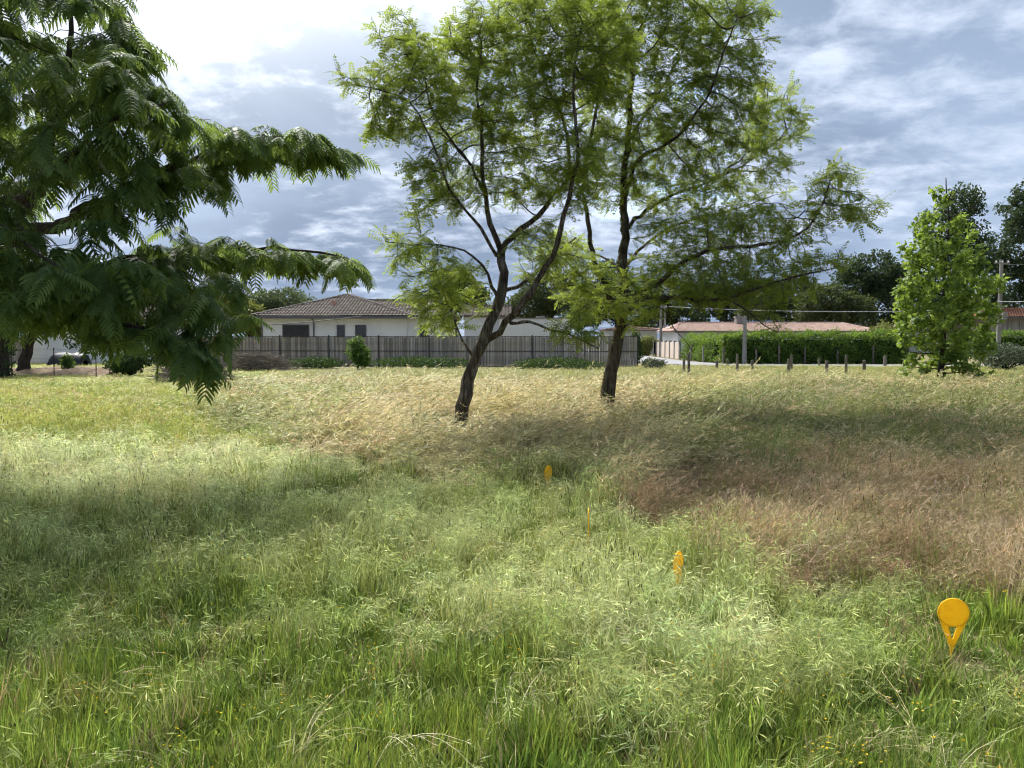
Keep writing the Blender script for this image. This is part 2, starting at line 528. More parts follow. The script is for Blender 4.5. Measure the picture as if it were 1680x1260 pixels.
# ------------------------------------------------------------------ houses
def roof_plane(mb, a, b, c, d, tw=0.22, rl=0.38, m=0):
    """barrel tiles over the roof plane with eave a-b and top edge d-c (d above a, c above b; may meet in a point)"""
    a, b, c, d = (np.asarray(p, float) for p in (a, b, c, d))
    ex = b - a
    W = np.linalg.norm(ex)
    ex /= W
    up = d - a
    up = up - ex * (up @ ex)
    H = np.linalg.norm(up)
    up /= H
    nrm = np.cross(ex, up)
    if nrm[2] < 0:
        nrm = -nrm
    l0, r0, l1, r1 = 0.0, W, (d - a) @ ex, (c - a) @ ex
    rows = int(H / rl) + 1
    ang = np.linspace(0, math.pi, 5)
    for i in range(rows):
        v0 = i * rl
        t = min((v0 + rl * 0.5) / H, 1)
        lo, hi = l0 + (l1 - l0) * t, r0 + (r1 - r0) * t
        n = int((hi - lo) / tw)
        v1 = min(v0 + rl * 1.08, H)
        for k in range(n + 1):
            u = (math.floor(lo / tw) + k + 0.5) * tw
            if u < lo - tw * 0.3 or u > hi + tw * 0.3:
                continue
            j = rng.normal(0, 0.006)
            rr = tw * 0.46
            row0 = [a + ex * (u + j - rr * math.cos(g)) + up * (v0 - 0.02) + nrm * (0.045 + 0.075 * math.sin(g)) for g in ang]
            row1 = [a + ex * (u - rr * 0.82 * math.cos(g)) + up * v1 + nrm * (0.012 + 0.06 * math.sin(g)) for g in ang]
            mb.add(row0 + row1, quads=[(q, q + 1, q + 6, q + 5) for q in range(4)], m=m)
    # closed deck under the tiles
    mb.add([a, b, c, d], quads=[(0, 1, 2, 3)], m=m)


def ridge_caps(mb, p, q, r=0.13, step=0.4):
    p, q = np.asarray(p, float), np.asarray(q, float)
    n = max(1, int(np.linalg.norm(q - p) / step))
    for i in range(n):
        a, b = p + (q - p) * i / n, p + (q - p) * (i + 1.12) / n
        mb.tube([a + (0, 0, 0.05), b + (0, 0, 0.03)], [r, r * 0.85], 6)


def windowed(parent, x0, x1, z0, z1, y, mats=('glass', 'trim_white'), shutter=False):
    """an opening with frame, pane (or roller shutter) and sill set into a wall facing the meadow"""
    f = MB()
    t = 0.06
    f.box((x0 - t, y - 0.05, z0 - t), (x0, y + 0.04, z1 + t))
    f.box((x1, y - 0.05, z0 - t), (x1 + t, y + 0.04, z1 + t))
    f.box((x0, y - 0.05, z1), (x1, y + 0.04, z1 + t))
    f.box((x0, y - 0.05, z0 - t), (x1, y + 0.04, z0))
    w = f.build('window', M['gutter'], parent)
    p = MB()
    if shutter:
        k = int((z1 - z0) / 0.12)
        for i in range(k):
            h = (z1 - z0) / k
            p.box((x0 + 0.002, y - 0.03, z0 + i * h + 0.006), (x1 - 0.002, y - 0.012, z0 + (i + 1) * h - 0.004))
        p.box((x0 + 0.002, y - 0.01, z0 + 0.002), (x1 - 0.002, y + 0.02, z1 - 0.002))
        p.build('roller_shutter', M['shutter'], w)
    else:
        p.box((x0 + 0.002, y - 0.015, z0 + 0.002), (x1 - 0.002, y + 0.02, z1 - 0.002))
        p.build('pane', M['glass'], w)


def bungalow():
    d = 50.0
    h = thing('house', 'white bungalow with brown tiled hip roof behind the wooden fence', 'house', (XG(548, d), d, 0))
    xc = XG(548, d)
    ez = 3.0
    # main hip roof
    hw = 5.15
    ye, yr = d - 0.6, d + 4.6
    apex = np.array((xc, yr, 4.62))
    A, B = np.array((xc - hw, ye, ez)), np.array((xc + hw, ye, ez))
    Cc, D = np.array((xc + hw, ye + 10.4, ez)), np.array((xc - hw, ye + 10.4, ez))
    t = MB()
    roof_plane(t, A, B, apex, apex)
    roof_plane(t, D, A, apex, apex)
    roof_plane(t, B, Cc, apex, apex)
    roof_plane(t, Cc, D, apex, apex)
    for p in (A, B, Cc, D):
        ridge_caps(t, p, apex)
    # lower wing to the right
    x1 = XG(745, d)
    rz, ry = 4.18, ye + 4.3
    xr = XG(704, 54)
    wa, wb = np.array((xc + 0.5, ye + 0.15, ez)), np.array((x1, ye + 0.15, ez))
    wc, wd = np.array((xr, ry, rz)), np.array((xc + 0.5, ry, rz))
    roof_plane(t, wa, wb, wc, wd)
    back = np.array((x1, ye + 8.6, ez))
    roof_plane(t, wb, back, wc, wc)
    roof_plane(t, back, np.array((xc + 0.5, ye + 8.6, ez)), wd, wc)
    ridge_caps(t, wd, wc)
    ridge_caps(t, wb, wc)
    roof = t.build('roof', M['tile_brown'], h)
    v = MB()
    vx, vy = XG(549, 52), 52.0
    v.tube([(vx, vy, 3.65), (vx, vy, 4.05)], [0.15, 0.15], 10)
    v.tube([(vx, vy, 4.07), (vx, vy, 4.16)], [0.20, 0.17], 10)
    v.build('vent_pipe', M['terracotta'], roof)
    w = MB()
    w.box((xc - hw + 0.55, d, 0), (xc + hw - 0.4, d + 9.4, ez - 0.09))
    w.box((xc + hw - 0.4, d + 0.12, 0), (x1 - 0.5, d + 7.6, ez - 0.09))
    w.build('wall', M['render_white'], h)
    g = MB()
    g.box((xc - hw - 0.02, ye - 0.10, ez - 0.14), (xc + hw, ye + 0.02, ez + 0.0))
    g.box((xc + hw + 0.004, ye + 0.02, ez - 0.14), (x1, ye + 0.13, ez + 0.0))
    g.build('gutter', M['gutter'], h)
    s = MB()
    s.box((xc - hw + 0.05, ye + 0.03, ez - 0.085), (xc + hw - 0.05, d + 0.4, ez - 0.02))
    s.box((xc + hw - 0.04, ye + 0.17, ez - 0.085), (x1 - 0.06, d + 0.4, ez - 0.02))
    s.build('soffit', M['trim_white'], h)
    for px, z0 in ((516, 0), (431, 0)):
        p = MB()
        x = XG(px, d)
        p.tube([(x, d - 0.08, 0), (x, d - 0.08, ez - 0.3), (x, ye - 0.02, ez - 0.1)], 0.05, 8)
        p.build('downpipe', M['gutter'], h)
    Z = lambda py: P(0, py, d)[2]
    windowed(h, XG(466, d), XG(507, d), 1.3, Z(534), d - 0.01, shutter=True)
    windowed(h, XG(555, d), XG(565, d), 1.25, Z(534.5), d - 0.01)
    windowed(h, XG(585, d), XG(600, d), 0.4, Z(534.5), d - 0.01)
    windowed(h, XG(690, d), XG(700, d), 0.4, Z(535), d + 0.11)


def annex():
    d = 48.5
    h = thing('garage', 'pale blockwork garage with flat top behind the wooden fence', 'garage', (XG(870, d), d, 0))
    x0, x1 = XG(818, d), XG(936, d)
    zt = P(0, 521.5, d)[2]
    bh, bw = 0.25, 0.55
    me = None
    core = MB().box((x0 + 0.03, d + 0.02, 0), (x1 - 0.03, d + 6, zt - 0.06))
    core.build('wall', M['block'], h)
    bm_ = MB().box((0, -0.035, 0), (bw - 0.022, 0.0, bh - 0.02)).mesh('block', M['block'])
    for r in range(int((zt - 1.2) / bh)):
        z = 1.25 + r * bh
        off = (r % 2) * bw / 2
        k = 0
        while x0 + k * bw - off < x1 - 0.1:
            xa = x0 + k * bw - off
            k += 1
            if xa < x0 - 0.01 or xa + bw > x1 + 0.01:
                continue
            o = link('block', bm_, h)
            o.location = (xa, d + 0.02 + rng.normal(0, 0.003), z)
    MB().box((x0 - 0.05, d - 0.06, zt - 0.055), (x1 + 0.05, d + 6, zt)).build('roof_edge', M['concrete'], h)
    lo = MB()
    xa = XG(880, d)
    lo.box((xa, d + 0.5, zt + 0.003), (xa + 0.55, d + 1.0, zt + 0.13))
    lo.build('coping_slab', M['concrete'], h)
    # pale house part with a low tiled roof between the bungalow and the garage
    k = thing('house', 'low white house end with small brown roof left of the blockwork garage', 'house', (XG(790, 52), 52, 0))
    d2 = 52.0
    x0, x1 = XG(762, d2), XG(830, d2)
    MB().box((x0, d2, 0), (x1, d2 + 6, 3.0)).build('wall', M['render_white'], k)
    t = MB()
    a, b = np.array((x0 - 0.3, d2 - 0.4, 3.05)), np.array((x1 + 0.4, d2 - 0.4, 3.05))
    c, e = np.array((x1 + 0.4, d2 + 3.2, 3.85)), np.array((x0 - 0.3, d2 + 3.2, 3.85))
    roof_plane(t, a, b, c, e)
    roof_plane(t, b + (0, 7.2, 0), a + (0, 7.2, 0), e, c)
    ridge_caps(t, e, c)
    t.build('roof', M['tile_brown'], k)
    

bungalow()
annex()


def gable_house(name, label, px0, px1, d, ridge_py, eave_z, depth, tile, wall, hip=0.0, chimney=None, windows=(), tw=0.24):
    x0, x1 = XG(px0, d), XG(px1, d)
    h = thing(name, label, 'house', ((x0 + x1) / 2, d, 0))
    rz = P(0, ridge_py, d + depth / 2)[2]
    t = MB()
    a, b = np.array((x0 - 0.4, d - 0.5, eave_z)), np.array((x1 + 0.4, d - 0.5, eave_z))
    c, e = np.array((x1 + 0.4 - hip, d + depth / 2, rz)), np.array((x0 - 0.4 + hip, d + depth / 2, rz))
    ba, bb = a + (0, depth + 1, 0), b + (0, depth + 1, 0)
    roof_plane(t, a, b, c, e, tw)
    roof_plane(t, bb, ba, e, c, tw)
    if hip:
        roof_plane(t, ba, a, e, e, tw)
        roof_plane(t, b, bb, c, c, tw)
        for p, q in ((a, e), (b, c)):
            ridge_caps(t, p, q)
    ridge_caps(t, e, c)
    roof = t.build('roof', tile, h)
    w = MB().box((x0, d, 0), (x1, d + depth, eave_z - 0.02))
    if not hip:
        for x in (x0, x1):
            w.add([(x, d, eave_z - 0.02), (x, d + depth, eave_z - 0.02), (x, d + depth / 2, rz - 0.12)], tris=[(0, 1, 2)])
    w.build('wall', wall, h)
    MB().box((x0 - 0.4, d - 0.62, eave_z - 0.1), (x1 + 0.4, d - 0.51, eave_z + 0.02)).build('gutter', M['gutter'], h)
    if chimney:
        cx = XG(chimney, d + depth / 2)
        k = MB()
        k.box((cx - 0.3, d + depth / 2 - 0.5, rz - 0.6), (cx + 0.3, d + depth / 2 + 0.2, rz + 0.5))
        k.box((cx - 0.37, d + depth / 2 - 0.57, rz + 0.503), (cx + 0.37, d + depth / 2 + 0.27, rz + 0.6))
        k.tube([(cx, d + depth / 2 - 0.15, rz + 0.6), (cx, d + depth / 2 - 0.15, rz + 0.85)], 0.12, 8)
        k.build('chimney', M['concrete'], roof)
    for wx0, wx1, z0, z1 in windows:
        windowed(h, wx0, wx1, z0, z1, d - 0.01)
    return h


gable_house('house', 'long low house with pink tiled roof and chimney behind the trimmed hedge', 1112, 1425, 62, 531, 2.15, 7.0, M['tile_pink'], M['render_white'], hip=1.2, chimney=1210)
gable_house('house', 'small house with pinkish hip roof beside the end of the wooden fence', 1000, 1078, 78, 537.5, 2.45, 8, M['tile_pink'], M['render_grey'], hip=2.6)
gable_house('house', 'distant low house with grey tiled roof left of the young leafy tree', 1448, 1540, 85, 528, 2.5, 8, M['tile_grey'], M['render_white'], hip=0.8, chimney=1454)
gable_house('house', 'white walled house seen through the foliage at the left', 40, 300, 47, 505, 2.7, 8, M['tile_brown'], M['render_white'],
            windows=((XG(196, 47), XG(206, 47), 1.0, 2.1), (XG(262, 47), XG(275, 47), 0.9, 2.1)))


def barn():
    d = 66.0
    x0, x1 = XG(1619, d), XG(1710, d)
    h = thing('barn', 'grey timber clad barn with orange tiled roof behind the utility pole', 'barn', ((x0 + x1) / 2, d, 0))
    ez = P(0, 520, d)[2]
    pz = P(0, 507.5, d + 3.5)[2]
    MB().box((x0 + 0.05, d + 0.04, 0), (x1, d + 7, ez)).build('wall', M['barn_wood'], h)
    bw = 0.22
    me = MB().box((0, -0.03, 0), (bw - 0.018, 0, ez - 0.02)).mesh('board', M['barn_wood'])
    for i in range(int((x1 - x0) / bw)):
        o = link('board', me, h)
        o.location = (x0 + 0.05 + i * bw, d + 0.037 + rng.normal(0, 0.004), 0.0)
    t = MB()
    a, b = np.array((x0 - 1.0, d - 0.7, ez)), np.array((x1 + 0.6, d - 0.7, ez))
    c, e = np.array((x1 + 0.6, d + 3.5, pz)), np.array((x0 + 1.6, d + 3.5, pz))
    roof_plane(t, a, b, c, e)
    roof_plane(t, a + (0, 8.4, 0), a, e, e)
    roof_plane(t, b + (0, 8.4, 0), a + (0, 8.4, 0), e, c)
    ridge_caps(t, a, e)
    ridge_caps(t, e, c)
    t.build('roof', M['tile_orange'], h)
    MB().box((x0 - 1.0, d - 0.82, ez - 0.1), (x1 + 0.6, d - 0.705, ez + 0.02)).build('gutter', M['gutter'], h)


barn()

# ------------------------------------------------------------------ wooden fence
def plank_fence(label, pA, pB, npanel, htop, hmid, per_panel):
    pA, pB = np.array(pA, float), np.array(pB, float)
    f = thing('wooden_fence', label, 'fence', (*((pA + pB) / 2), 0))
    dirv = (pB - pA) / np.linalg.norm(pB - pA)
    ln = np.linalg.norm(pB - pA)
    yaw = math.atan2(dirv[1], dirv[0])
    pl = ln / npanel
    post = MB().box((-0.028, -0.04, 0), (0.028, 0.04, htop + 0.05))
    post.box((-0.034, -0.046, htop + 0.052), (0.034, 0.046, htop + 0.07))
    pm = post.mesh('post', M['fence_metal'])
    rail = MB().box((0.030, -0.035, -0.017), (pl - 0.030, -0.012, 0.017)).mesh('rail', M['fence_metal'])
    bw = (pl - 0.07) / per_panel
    boards = []
    for k in range(8):
        w = bw - 0.006 - 0.004 * rng.random()
        h = htop - 0.03 + rng.normal(0, 0.008)
        b = MB()
        b.box((0, 0, 0.04), (w, 0.022, h))
        boards.append(b.mesh('board', M['fence_board']))
    for i in range(npanel + 1):
        p = pA + dirv * pl * i
        o = link('post', pm, f)
        o.location = (p[0], p[1], 0)
        o.rotation_euler = (0, 0, yaw)
        if i == npanel:
            break
        for z in (htop, hmid, 0.12):
            o = link('rail', rail, f)
            o.location = (p[0], p[1], z)
            o.rotation_euler = (0, 0, yaw)
        for k in range(per_panel):
            q = p + dirv * (0.035 + k * bw + 0.003)
            o = link('board', boards[int(rng.integers(8))], f)
            o.location = (q[0], q[1], rng.normal(0, 0.01))
            o.rotation_euler = (rng.normal(0, 0.004), rng.normal(0, 0.004), yaw + rng.normal(0, 0.02))
    return f


_dl, _dr = 42.5, 40.0
plank_fence('long weathered grey board fence with dark metal frame across the meadow', (XG(302, _dl), _dl), (XG(1046, _dr), _dr), 9, P(0, 552, 41)[2], P(0, 576, 41)[2], 32)
plank_fence('short grey board fence at the left edge behind the leaning trunk', (XG(-60, 45), 45.2), (XG(44, 45), 45.0), 2, 1.75, 0.9, 14)

# ------------------------------------------------------------------ small street things
def verge_posts():
    # px, py top, py bottom (of the visible part), width in px
    spec = [(1122, 591, 611, 4.2), (1130, 581, 613, 4.0), (1176, 592, 605, 4.2), (1194, 590, 600, 4), (1210, 582, 609, 4), (1234, 592, 606, 4), (1293.5, 590, 611, 5), (1298.5, 582, 606, 3.6),
            (1344, 588, 601, 3.6), (1356, 593, 616, 5), (1388.5, 583, 616, 4), (1418, 592, 609, 5), (1452, 585, 600, 5), (1484, 590, 604, 5)]
    ordw = ['first', 'second', 'third', 'fourth', 'fifth', 'sixth', 'seventh', 'eighth', 'ninth', 'tenth', 'eleventh', 'twelfth', 'thirteenth', 'last']
    for i, (px, t, b, w) in enumerate(spec):
        d = min(CAM_H * FPX / (b + 1.5 - HORIZON), 43.5)
        base = P(px, 600, d)
        zt = P(px, t, d)[2]
        r = w / FPX * d / 2 * 1.08
        tall = 'taller ' if zt > 0.72 else ''
        p = thing('wooden_post', f'{tall}weathered wooden post, {ordw[i]} from left of the posts along the road verge', 'post', (base[0], d, 0), 'wooden posts along the verge')
        lx, ly = rng.normal(0, 0.02, 2)
        n = 9
        m = MB()
        zs = np.linspace(-0.1, zt, 5)
        m.tube([(base[0] + lx * z, d + ly * z, z) for z in zs], r * np.array((1.05, 1.03, 1.0, 1.0, 0.96)), n, bump=0.06)
        m.build('shaft', M['post_wood'], p)
        m = MB()
        m.tube([(base[0] + lx * zt, d + ly * zt, zt + 0.002), (base[0] + lx * zt, d + ly * zt, zt + 0.035)], [r * 0.95, r * 0.6], n)
        m.build('cut_top', M['post_wood'], p)


verge_posts()


def pole(name, label, px, d, py_top, r0, r1, mat, fittings=True, square=False, base_z=0.0):
    x = XG(px, d)
    zt = P(px, py_top, d)[2]
    p = thing(name, label, 'pole', (x, d, base_z))
    m = MB()
    m.tube([(x, d, base_z - 0.1), (x, d, (zt + base_z) / 2), (x, d, zt)], [r0, (r0 + r1) / 2, r1], 4 if square else 10)
    m.build('shaft', mat, p)
    if fittings:
        c = MB()
        c.box((x - 0.55, d - 0.16, zt - 0.30), (x + 0.55, d - 0.06, zt - 0.22))
        c.build('crossarm', M['concrete'], p)
        for dx in (-0.45, 0.0, 0.45):
            i = MB()
            i.tube([(x + dx, d - 0.11, zt - 0.219), (x + dx, d - 0.11, zt - 0.16), (x + dx, d - 0.11, zt - 0.08)], [0.05, 0.065, 0.03], 8)
            i.build('insulator', M['trim_white'], p)
    return p


up = pole('utility_pole', 'tall grey utility pole beside the timber barn', 1637, 58, 426, 0.17, 0.12, M['concrete'])
bx = XG(1637, 58)
b = MB().box((bx - 0.02, 57.55, 2.95), (bx + 0.32, 57.84, 3.55))
b.build('junction_box', M['concrete'], up)
pole('concrete_pole', 'short square concrete pole standing in front of the trimmed hedge', 1221, 46.8, 518, 0.15, 0.10, M['concrete'], fittings=False, square=True)
pole('utility_pole', 'left one of two thin pale poles beyond the fence end', 1083.5, 66, 500, 0.15, 0.10, M['concrete'])
pole('utility_pole', 'right and thinner one of two pale poles beyond the fence end', 1090, 72, 503, 0.13, 0.08, M['concrete'], fittings=False)


def cable(label, a, b, sag, r, mat):
    a, b = np.array(a), np.array(b)
    t = np.linspace(0, 1, 17)[:, None]
    pts = a + (b - a) * t
    pts[:, 2] -= (4 * t * (1 - t)).ravel() * sag
    m = MB()
    m.tube(pts, r, 5)
    m.build('cable', mat, label=label, cat='cable')


cable('pale overhead cable running left from the utility pole behind the young tree', P(1637, 506, 57.8), P(1085, 502, 66), 0.35, 0.022, M['cable_pale'])
cable('pale overhead cable running right from the utility pole to the frame edge', P(1637, 494, 57.8), P(1790, 468, 50), 0.4, 0.022, M['cable_pale'])
cable('dark cable crossing the white bungalow wall below its gutter', P(440, 533, 48.5), P(592, 519, 49), 0.05, 0.025, M['cable'])
cable('thin dark overhead wire from the top of the utility pole to the right', P(1637, 432, 57.9), P(1800, 400, 45), 0.5, 0.012, M['cable'])


def panel_wall():
    w = thing('garden_wall', 'pinkish precast panel wall beside the street left of the hedge', 'wall', (12.75, 60, 0))
    ys = np.linspace(58.5, 67.5, 6)
    for i, y in enumerate(ys):
        m = MB()
        m.box((12.66, y - 0.07, 0), (12.84, y + 0.07, 1.35))
        m.box((12.63, y - 0.10, 1.352), (12.87, y + 0.10, 1.42))
        m.build('post', M['concrete'], w)
        if i < 5:
            for k in range(3):
                m = MB()
                m.box((12.71, y + 0.072, 0.02 + k * 0.43), (12.79, ys[i + 1] - 0.072, 0.44 + k * 0.43))
                m.build('panel', M['pink_wall'], w)
    g = thing('garden_wall', 'pale panelled gate wall facing the meadow at the street end', 'wall', (11.7, 68, 0))
    xs = np.linspace(XG(1073, 68), 12.6, 4)
    for i, x in enumerate(xs):
        MB().box((x - 0.08, 67.9, 0), (x + 0.08, 68.1, 1.25)).build('post', M['concrete'], g)
        if i < 3:
            for k in range(3):
                MB().box((x + 0.082, 67.96, 0.02 + k * 0.4), (xs[i + 1] - 0.082, 68.04, 0.405 + k * 0.4)).build('panel', M['pink_wall'], g)


panel_wall()


def hedge_fence():
    f = thing('mesh_fence', 'wire fence with thin concrete posts along the foot of the hedge', 'fence', (18, 47.3, 0))
    xs = [13.0, 15.0, 16.4, 18.0, 20.0, 22.2, 24.4]
    for x in xs:
        m = MB()
        m.box((x - 0.045, 47.25, 0), (x + 0.045, 47.34, 1.1 + rng.normal(0, 0.07)))
        m.build('post', M['post_wood'], f)
    for z in (0.45, 1.05):
        m = MB()
        m.tube([(x, 47.235, z + rng.normal(0, 0.008)) for x in xs], 0.0025, 4)
        m.build('wire', M['cable'], f)
    # side along the street
    for y in (50.5, 54, 57.5):
        MB().box((12.5, y - 0.045, 0), (12.59, y + 0.045, 1.1)).build('post', M['concrete'], f)


hedge_fence()


def field_fence():
    d = 31.5
    f = thing('wire_fence', 'thin rusty wire fence before the leaf littered yard at the left', 'fence', (XG(88, d), d, 0))
    xs = [XG(p, d) for p in (-50, 18, 88, 157)]
    for x in xs:
        m = MB()
        m.tube([(x, d, -0.1), (x + 0.01, d, 0.6), (x + 0.02, d, 1.22)], 0.022, 6)
        m.build('post', M['bark_dark'], f)
    for z in (0.35, 0.75, 1.15):
        m = MB()
        m.tube([(x, d - 0.03, z + rng.normal(0, 0.01)) for x in xs], 0.004, 4)
        m.build('wire', M['cable'], f)


field_fence()


def tarp_pile():
    d = 43.0
    x0, x1 = XG(88, d), XG(140, d)
    t = thing('covered_stack', 'low stack under a dark tarpaulin before the white house wall', 'stack', ((x0 + x1) / 2, d, 0))
    g = 9
    xs, zs = np.linspace(x0, x1, g), None
    V, Q = [], []
    prof = [(-0.72, 0.02), (-0.6, 0.38), (-0.4, 0.66), (0, 0.80), (0.4, 0.66), (0.6, 0.38), (0.72, 0.02)]
    for i, x in enumerate(xs):
        for (yy, zz) in prof:
            V.append((x + rng.normal(0, 0.03), d + yy + rng.normal(0, 0.04), zz * (0.93 if i in (0, g - 1) else 1) + (rng.normal(0, 0.03) if zz > .1 else 0)))
    n = len(prof)
    for i in range(g - 1):
        for k in range(n - 1):
            Q.append((i * n + k, (i + 1) * n + k, (i + 1) * n + k + 1, i * n + k + 1))
    m = MB().add(V, quads=Q)
    c0, c1 = len(V), len(V) + 1
    m2 = V + [(x0, d, 0.4), (x1, d, 0.4)]
    m.add(m2, tris=[(k + 1, k, c0) for k in range(n - 1)] + [((g - 1) * n + k, (g - 1) * n + k + 1, c1) for k in range(n - 1)])
    m.build('tarpaulin', M['tarp'], t, smooth=True)


tarp_pile()

# ------------------------------------------------------------------ foliage helpers
def rot_frames(a, upv):
    """frames with x along a and z near upv"""
    a = a / (np.linalg.norm(a, axis=1, keepdims=True) + 1e-9)
    z = upv - a * np.sum(upv * a, 1, keepdims=True)
    z /= np.linalg.norm(z, axis=1, keepdims=True) + 1e-9
    y = np.cross(z, a)
    return np.stack((a, y, z), -1)      # columns


def place_leaves(mb, tmpl, base, axis, up, scale, rnd, m=0):
    """tmpl = (verts, quads, tris); copies the leaf at every base point"""
    tv, tq, tt = tmpl
    Fm = rot_frames(axis, up)
    V = np.einsum('nij,kj->nki', Fm, tv) * scale[:, None, None] + base[:, None, :]
    n, k = len(base), len(tv)
    off = (np.arange(n) * k)[:, None, None]
    q = (off + tq[None]).reshape(-1, 4) if len(tq) else None
    t = (off + tt[None]).reshape(-1, 3) if len(tt) else None
    mb.add(V.reshape(-1, 3), tris=t, quads=q, m=m, a=np.repeat(rnd, k))


def tmpl_diamond(w=0.5, fold=0.12, droop=0.1):
    v = np.array([(0, 0, 0), (0.45, -w / 2, fold), (1, 0, -droop), (0.45, w / 2, fold)])
    return v, np.array([(0, 1, 2, 3)]), np.zeros((0, 3), int)


def tmpl_broad(w=0.85):
    """a lobed broad leaf: folded at the midrib, five points"""
    v = np.array([(0, 0, 0), (0.35, -w * 0.5, 0.10), (0.62, -w * 0.26, 0.04), (1, 0, -0.12), (0.62, w * 0.26, 0.04), (0.35, w * 0.5, 0.10), (0.5, 0, 0.0)])
    return v, np.zeros((0, 4), int), np.array([(0, 1, 6), (1, 2, 6), (2, 3, 6), (3, 4, 6), (4, 5, 6), (5, 0, 6)])


def tmpl_pinnate(pairs=7, lw=0.088, ll=0.235, droop=0.25):
    V, Q = [], []

    def leaflet(p, d, l, w):
        d = d / np.linalg.norm(d)
        s = np.cross((0, 0, 1), d)
        s /= np.linalg.norm(s) + 1e-9
        k = len(V)
        V.extend([p, p + d * l * 0.5 - s * w / 2, p + d * l, p + d * l * 0.5 + s * w / 2])
        Q.append((k, k + 1, k + 2, k + 3))
    for i in range(pairs):
        t = 0.18 + 0.78 * i / (pairs - 1)
        p = np.array((t, 0, -droop * t * t))
        for sgn in (-1, 1):
            leaflet(p, np.array((0.45, sgn * 1.0, -0.25 + rng.normal(0, 0.15))), ll * (1 - 0.25 * abs(t - 0.5)) * rng.uniform(0.85, 1.1), lw * 1.35)
    leaflet(np.array((0.97, 0, -droop)), np.array((1, 0, -0.4)), ll, lw * 1.35)
    k = len(V)
    V.extend([(0, -0.007, 0), (0, 0.007, 0), (0.97, 0.004, -droop), (0.97, -0.004, -droop)])
    Q.append((k, k + 1, k + 2, k + 3))
    return np.array(V), np.array(Q), np.zeros((0, 3), int)


def tmpl_bipinnate(pairs=9, seg=2, droop=0.35, wide=0.078, plen=0.42):
    """a mimosa leaf: rachis with pairs of feathery pinnae that hang down at the sides"""
    V, Q, T = [], [], []
    for i in range(pairs):
        t = 0.20 + 0.78 * i / (pairs - 1)
        p = np.array((t, 0, -droop * t ** 1.8))
        ll = plen * (0.62 + 0.5 * math.sin(math.pi * (0.15 + 0.75 * t))) * rng.uniform(0.9, 1.08)
        fw = 0.35 + 0.75 * t
        for sgn in (-1, 1):
            dirv = np.array((fw, sgn * 1.0, 0.08))
            dirv /= np.linalg.norm(dirv)
            s = np.cross((0, 0, 1), dirv)
            s /= np.linalg.norm(s)
            k = len(V)
            dr = rng.uniform(0.35, 0.65)
            for j in range(seg + 1):
                u = j / seg
                c = p + dirv * ll * u * (1 - 0.18 * u) + np.array((0, 0, -dr * ll * u * u))
                w = wide * (0.55 + 0.9 * u if u < 0.5 else 1.0) * (1 if u < 0.99 else 0.30)
                V.extend([c - s * w / 2, c + s * w / 2])
            for j in range(seg):
                Q.append((k + 2 * j, k + 2 * j + 1, k + 2 * j + 3, k + 2 * j + 2))
    k = len(V)
    for j in range(4):
        t = j / 3
        V.extend([(t, -0.008, -droop * t ** 1.8), (t, 0.008, -droop * t ** 1.8)])
    for j in range(3):
        Q.append((k + 2 * j, k + 2 * j + 1, k + 2 * j + 3, k + 2 * j + 2))
    return np.array(V), np.array(Q), np.zeros((0, 3), int)


def unit(v):
    return v / (np.linalg.norm(v, axis=-1, keepdims=True) + 1e-9)


def lobe_points(lobes, n, shell=0.0):
    """lobes: (px, py, d, rx_px, ry_px, rd_m[, weight]) -> points inside ellipsoids"""
    w = np.array([(l[3] * l[4]) * (l[6] if len(l) > 6 else 1.0) for l in lobes], float)
    cnt = rng.multinomial(n, w / w.sum())
    out = []
    for l, c in zip(lobes, cnt):
        if c == 0:
            continue
        p = unit(rng.normal(size=(c, 3))) * (rng.uniform(shell, 1, (c, 1)) ** (1 / 3))
        ctr = P(l[0], l[1], l[2])
        sx, sz = l[3] / FPX * l[2], l[4] / FPX * l[2]
        out.append(ctr + p * np.array((sx, l[5], sz)))
    return np.vstack(out)


def catmull(pts, step):
    pts = np.asarray(pts, float)
    ext = np.vstack((2 * pts[0] - pts[1], pts, 2 * pts[-1] - pts[-2]))
    out = []
    for i in range(1, len(ext) - 2):
        p0, p1, p2, p3 = ext[i - 1], ext[i], ext[i + 1], ext[i + 2]
        n = max(1, int(np.linalg.norm(p2 - p1) / step))
        for t in np.arange(n) / n:
            out.append(0.5 * ((2 * p1) + (-p0 + p2) * t + (2 * p0 - 5 * p1 + 4 * p2 - p3) * t * t + (-p0 + 3 * p1 - 3 * p2 + p3) * t ** 3))
    out.append(pts[-1])
    return np.array(out)


